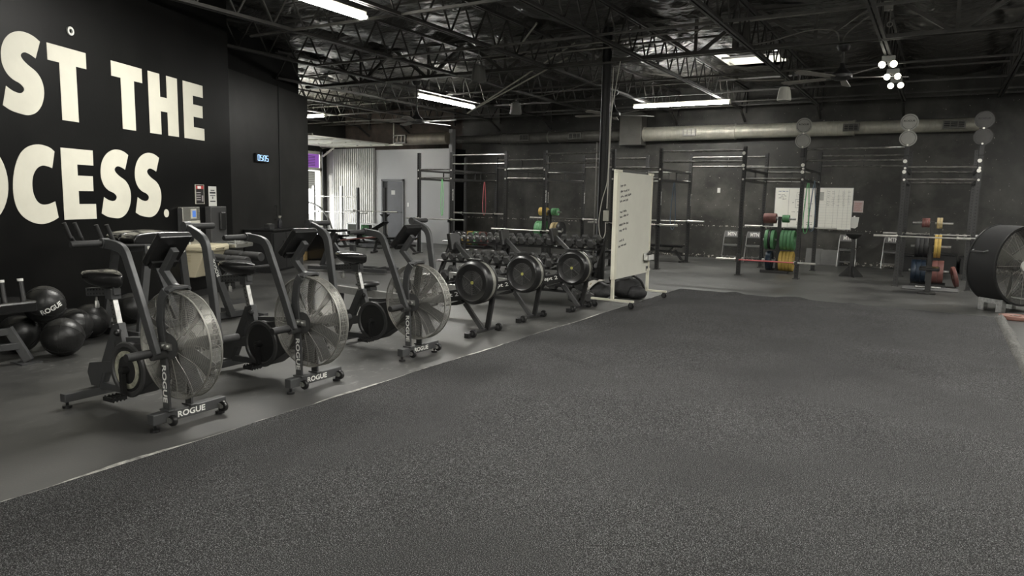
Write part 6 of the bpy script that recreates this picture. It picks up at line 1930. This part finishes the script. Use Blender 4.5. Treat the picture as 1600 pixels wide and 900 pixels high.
# open sectional door and tracks overhead
sd_ = thing('sectional_door', 'raised white sectional garage door on its ceiling tracks', 'garage door', (-17.6, 17.0, 3.28))
for k in range(5):
    s_ = MB().b2(-1.75 + 0.62 * k, -1.16 + 0.62 * k, -1.9, 2.0, 0, 0.04).build('door_section', M_wfr, sd_)
    for j in range(4):
        MB().b2(-1.72 + 0.62 * k, -1.19 + 0.62 * k, -1.8 + 1.2 * j, -1.74 + 1.2 * j, -0.03, 0.0).build('stiffener', M_wfr, s_)
for y in (-2.0, 2.05):
    MB().beam((-1.9, y, -0.02), (1.9, y, 0.0), 0.05, 0.06).build('track', M_fixt, sd_)
    MB().beam((-1.86, y, -0.05), (-1.55, y, 0.0), 0.05, 0.06).build('track_curve', M_fixt, sd_)
    MB().beam((1.5, y, 0.0), (1.5, y, 0.72), 0.03, 0.03).build('hanger', M_fixt, sd_)
MB().beam((-1.80, 2.02, -0.35), (-1.25, 2.02, -0.05), 0.05, 0.05).build('track_brace', M_wfr, sd_)
# squat stands
def squat_stand(x, y, h, m_, label, bars=(), w_=1.1, rz=0):
    t = thing('squat_stand', label, 'squat stand', (x, y, 0), rz, 'squat stands in the side room')
    for sg in (-1, 1):
        MB().b2(sg * w_ / 2 - 0.04, sg * w_ / 2 + 0.04, -0.04, 0.04, 0, h).build('upright', m_, t)
        MB().b2(sg * w_ / 2 - 0.04, sg * w_ / 2 + 0.04, -0.35, 0.45, 0, 0.06).build('foot', m_, t)
        MB().beam((sg * w_ / 2, 0.3, 0.04), (sg * w_ / 2, 0.02, 0.4), 0.05, 0.05).build('gusset', m_, t)
    MB().b2(-w_ / 2, w_ / 2, 0.36, 0.42, 0.01, 0.07).build('rear_tie', m_, t)
    return t
M_silver = mat('silver_powder_coat', (0.5, 0.5, 0.48), 0.4, 0.5)
squat_stand(-17.85, 17.7, 1.86, M_silver, 'silver squat stand in front of the daylight opening', w_=1.3)
squat_stand(-15.55, 17.3, 1.80, M_rig, 'black squat stand in front of the corrugated cladding', w_=1.12)
def side_bar(x0, x1, y, z, lab):
    barbell(x0, x1, y, z, lab)
side_bar(-18.35, -16.45, 17.62, 1.50, 'upper barbell on the silver squat stand')
side_bar(-18.5, -15.9, 17.5, 0.99, 'lower barbell across the silver squat stand')
side_bar(-16.6, -14.4, 17.2, 1.06, 'barbell on the black squat stand before the partition door')
t = thing('arch_bar', 'tall curved steel arch bar beside the black foam box', 'arch', (-15.75, 15.8, 0))
MB().tube([tuple(p_) for p_ in cat_rom([(0.05, 0, 0.02), (0.0, 0, 0.45), (-0.18, 0, 0.85), (-0.55, 0.1, 1.12), (-1.0, 0.2, 1.27), (-1.5, 0.3, 1.33)], 6)], 0.03, 10).build('curved_tube', M_conduit, t, True)
MB().b2(-0.12, 0.2, -0.06, 0.06, 0, 0.03).build('foot', M_rig, t)
MB().beam((-1.5, 0.3, 1.33), (-1.55, 0.3, 0.0), 0.05, 0.05).build('back_post', M_rig, t)
# plates and a cart in the side room
for k in range(3):
    plate(-16.4 + 0.11 * cos(radians(50)) * k, 17.85 + 0.11 * sin(radians(50)) * k, 0.41, 0.21, 0.1, (M_green, M_green, M_bplate)[k], ('left green plate racked at far left in the daylight', 'right green plate racked at far left in the daylight', 'black plate racked beside the far left green plates')[k], (0, 0, radians(50)), 'plates in the side room')
o = thing('plate_cart', 'pale low plate cart in front of the corrugated cladding', 'plate rack', (-16.3, 17.9, 0))
MB().b2(-0.7, 0.75, -0.2, 0.2, 0.10, 0.18).build('tray', M_silver, o)
MB().b2(-0.7, -0.64, -0.2, 0.2, 0.18, 0.62).build('end_post', M_silver, o)
MB().b2(0.69, 0.75, -0.2, 0.2, 0.18, 0.62).build('end_post', M_silver, o)
MB().b2(-0.7, 0.75, -0.2, -0.15, 0.60, 0.65).build('top_bar', M_silver, o)
for x in (-0.6, 0.65):
    MB().cyl((x, -0.22, 0.05), (x, 0.22, 0.05), 0.05, 12).build('wheel', M_plastic, o)
# dark floor mats in the side room
for k, (x, y, w_, d_) in enumerate(((-15.6, 16.6, 3.0, 1.1), (-16.9, 18.4, 2.6, 1.0))):
    o = MB().b2(-w_ / 2, w_ / 2, -d_ / 2, d_ / 2, 0, 0.03).build('lifting_mat', M_matte); o.location = (x, y, 0)
    tag(o, ('near', 'far')[k] + ' black lifting mat in the side room', 'mat', 'lifting mats')
# landmine handle and sled between bikes and rig
t = thing('push_sled', 'low grey sled with upright post behind the last fan bike', 'sled', (-10.3, 10.9, 0), radians(12))
MB().beam((-0.9, -0.25, 0.06), (0.9, -0.25, 0.06), 0.07, 0.07).build('runner', M_frame, t, bevel=0.004)
MB().beam((-0.9, 0.25, 0.06), (0.9, 0.25, 0.06), 0.07, 0.07).build('runner', M_frame, t, bevel=0.004)
for x in (-0.6, 0.0, 0.6):
    MB().beam((x, -0.25, 0.08), (x, 0.25, 0.08), 0.06, 0.06).build('crossbar', M_frame, t)
MB().beam((0.0, 0, 0.08), (0.0, 0, 0.55), 0.10, 0.10).build('post', M_frame, t, bevel=0.004)
MB().beam((-0.75, 0.0, 0.08), (-0.45, 0.0, 0.80), 0.05, 0.08).build('brace', M_frame, t)
MB().beam((-0.10, 0.0, 0.08), (-0.45, 0.0, 0.55), 0.05, 0.07).build('brace', M_frame, t)
MB().b2(-0.68, -0.22, -0.18, 0.18, 0.80, 0.85).build('pad', M_vinyl, t, bevel=0.015)
MB().cyl((-0.35, 0, 0.62), (0.55, 0.1, 0.72), 0.014, 8).build('red_bar', M_red, t, True)
MB().sphere((-0.35, 0, 0.62), 0.05, 12, 8).build('bar_knob', M_plastic, t, True)
tag(MB().b2(1.09, 1.17, 11.45, 11.72, 0.0, 0.002).build('tape_mark', mat('blue_tape', (0.06, 0.10, 0.20), 0.6)), 'short blue tape mark on the floor right of the turf', 'tape')
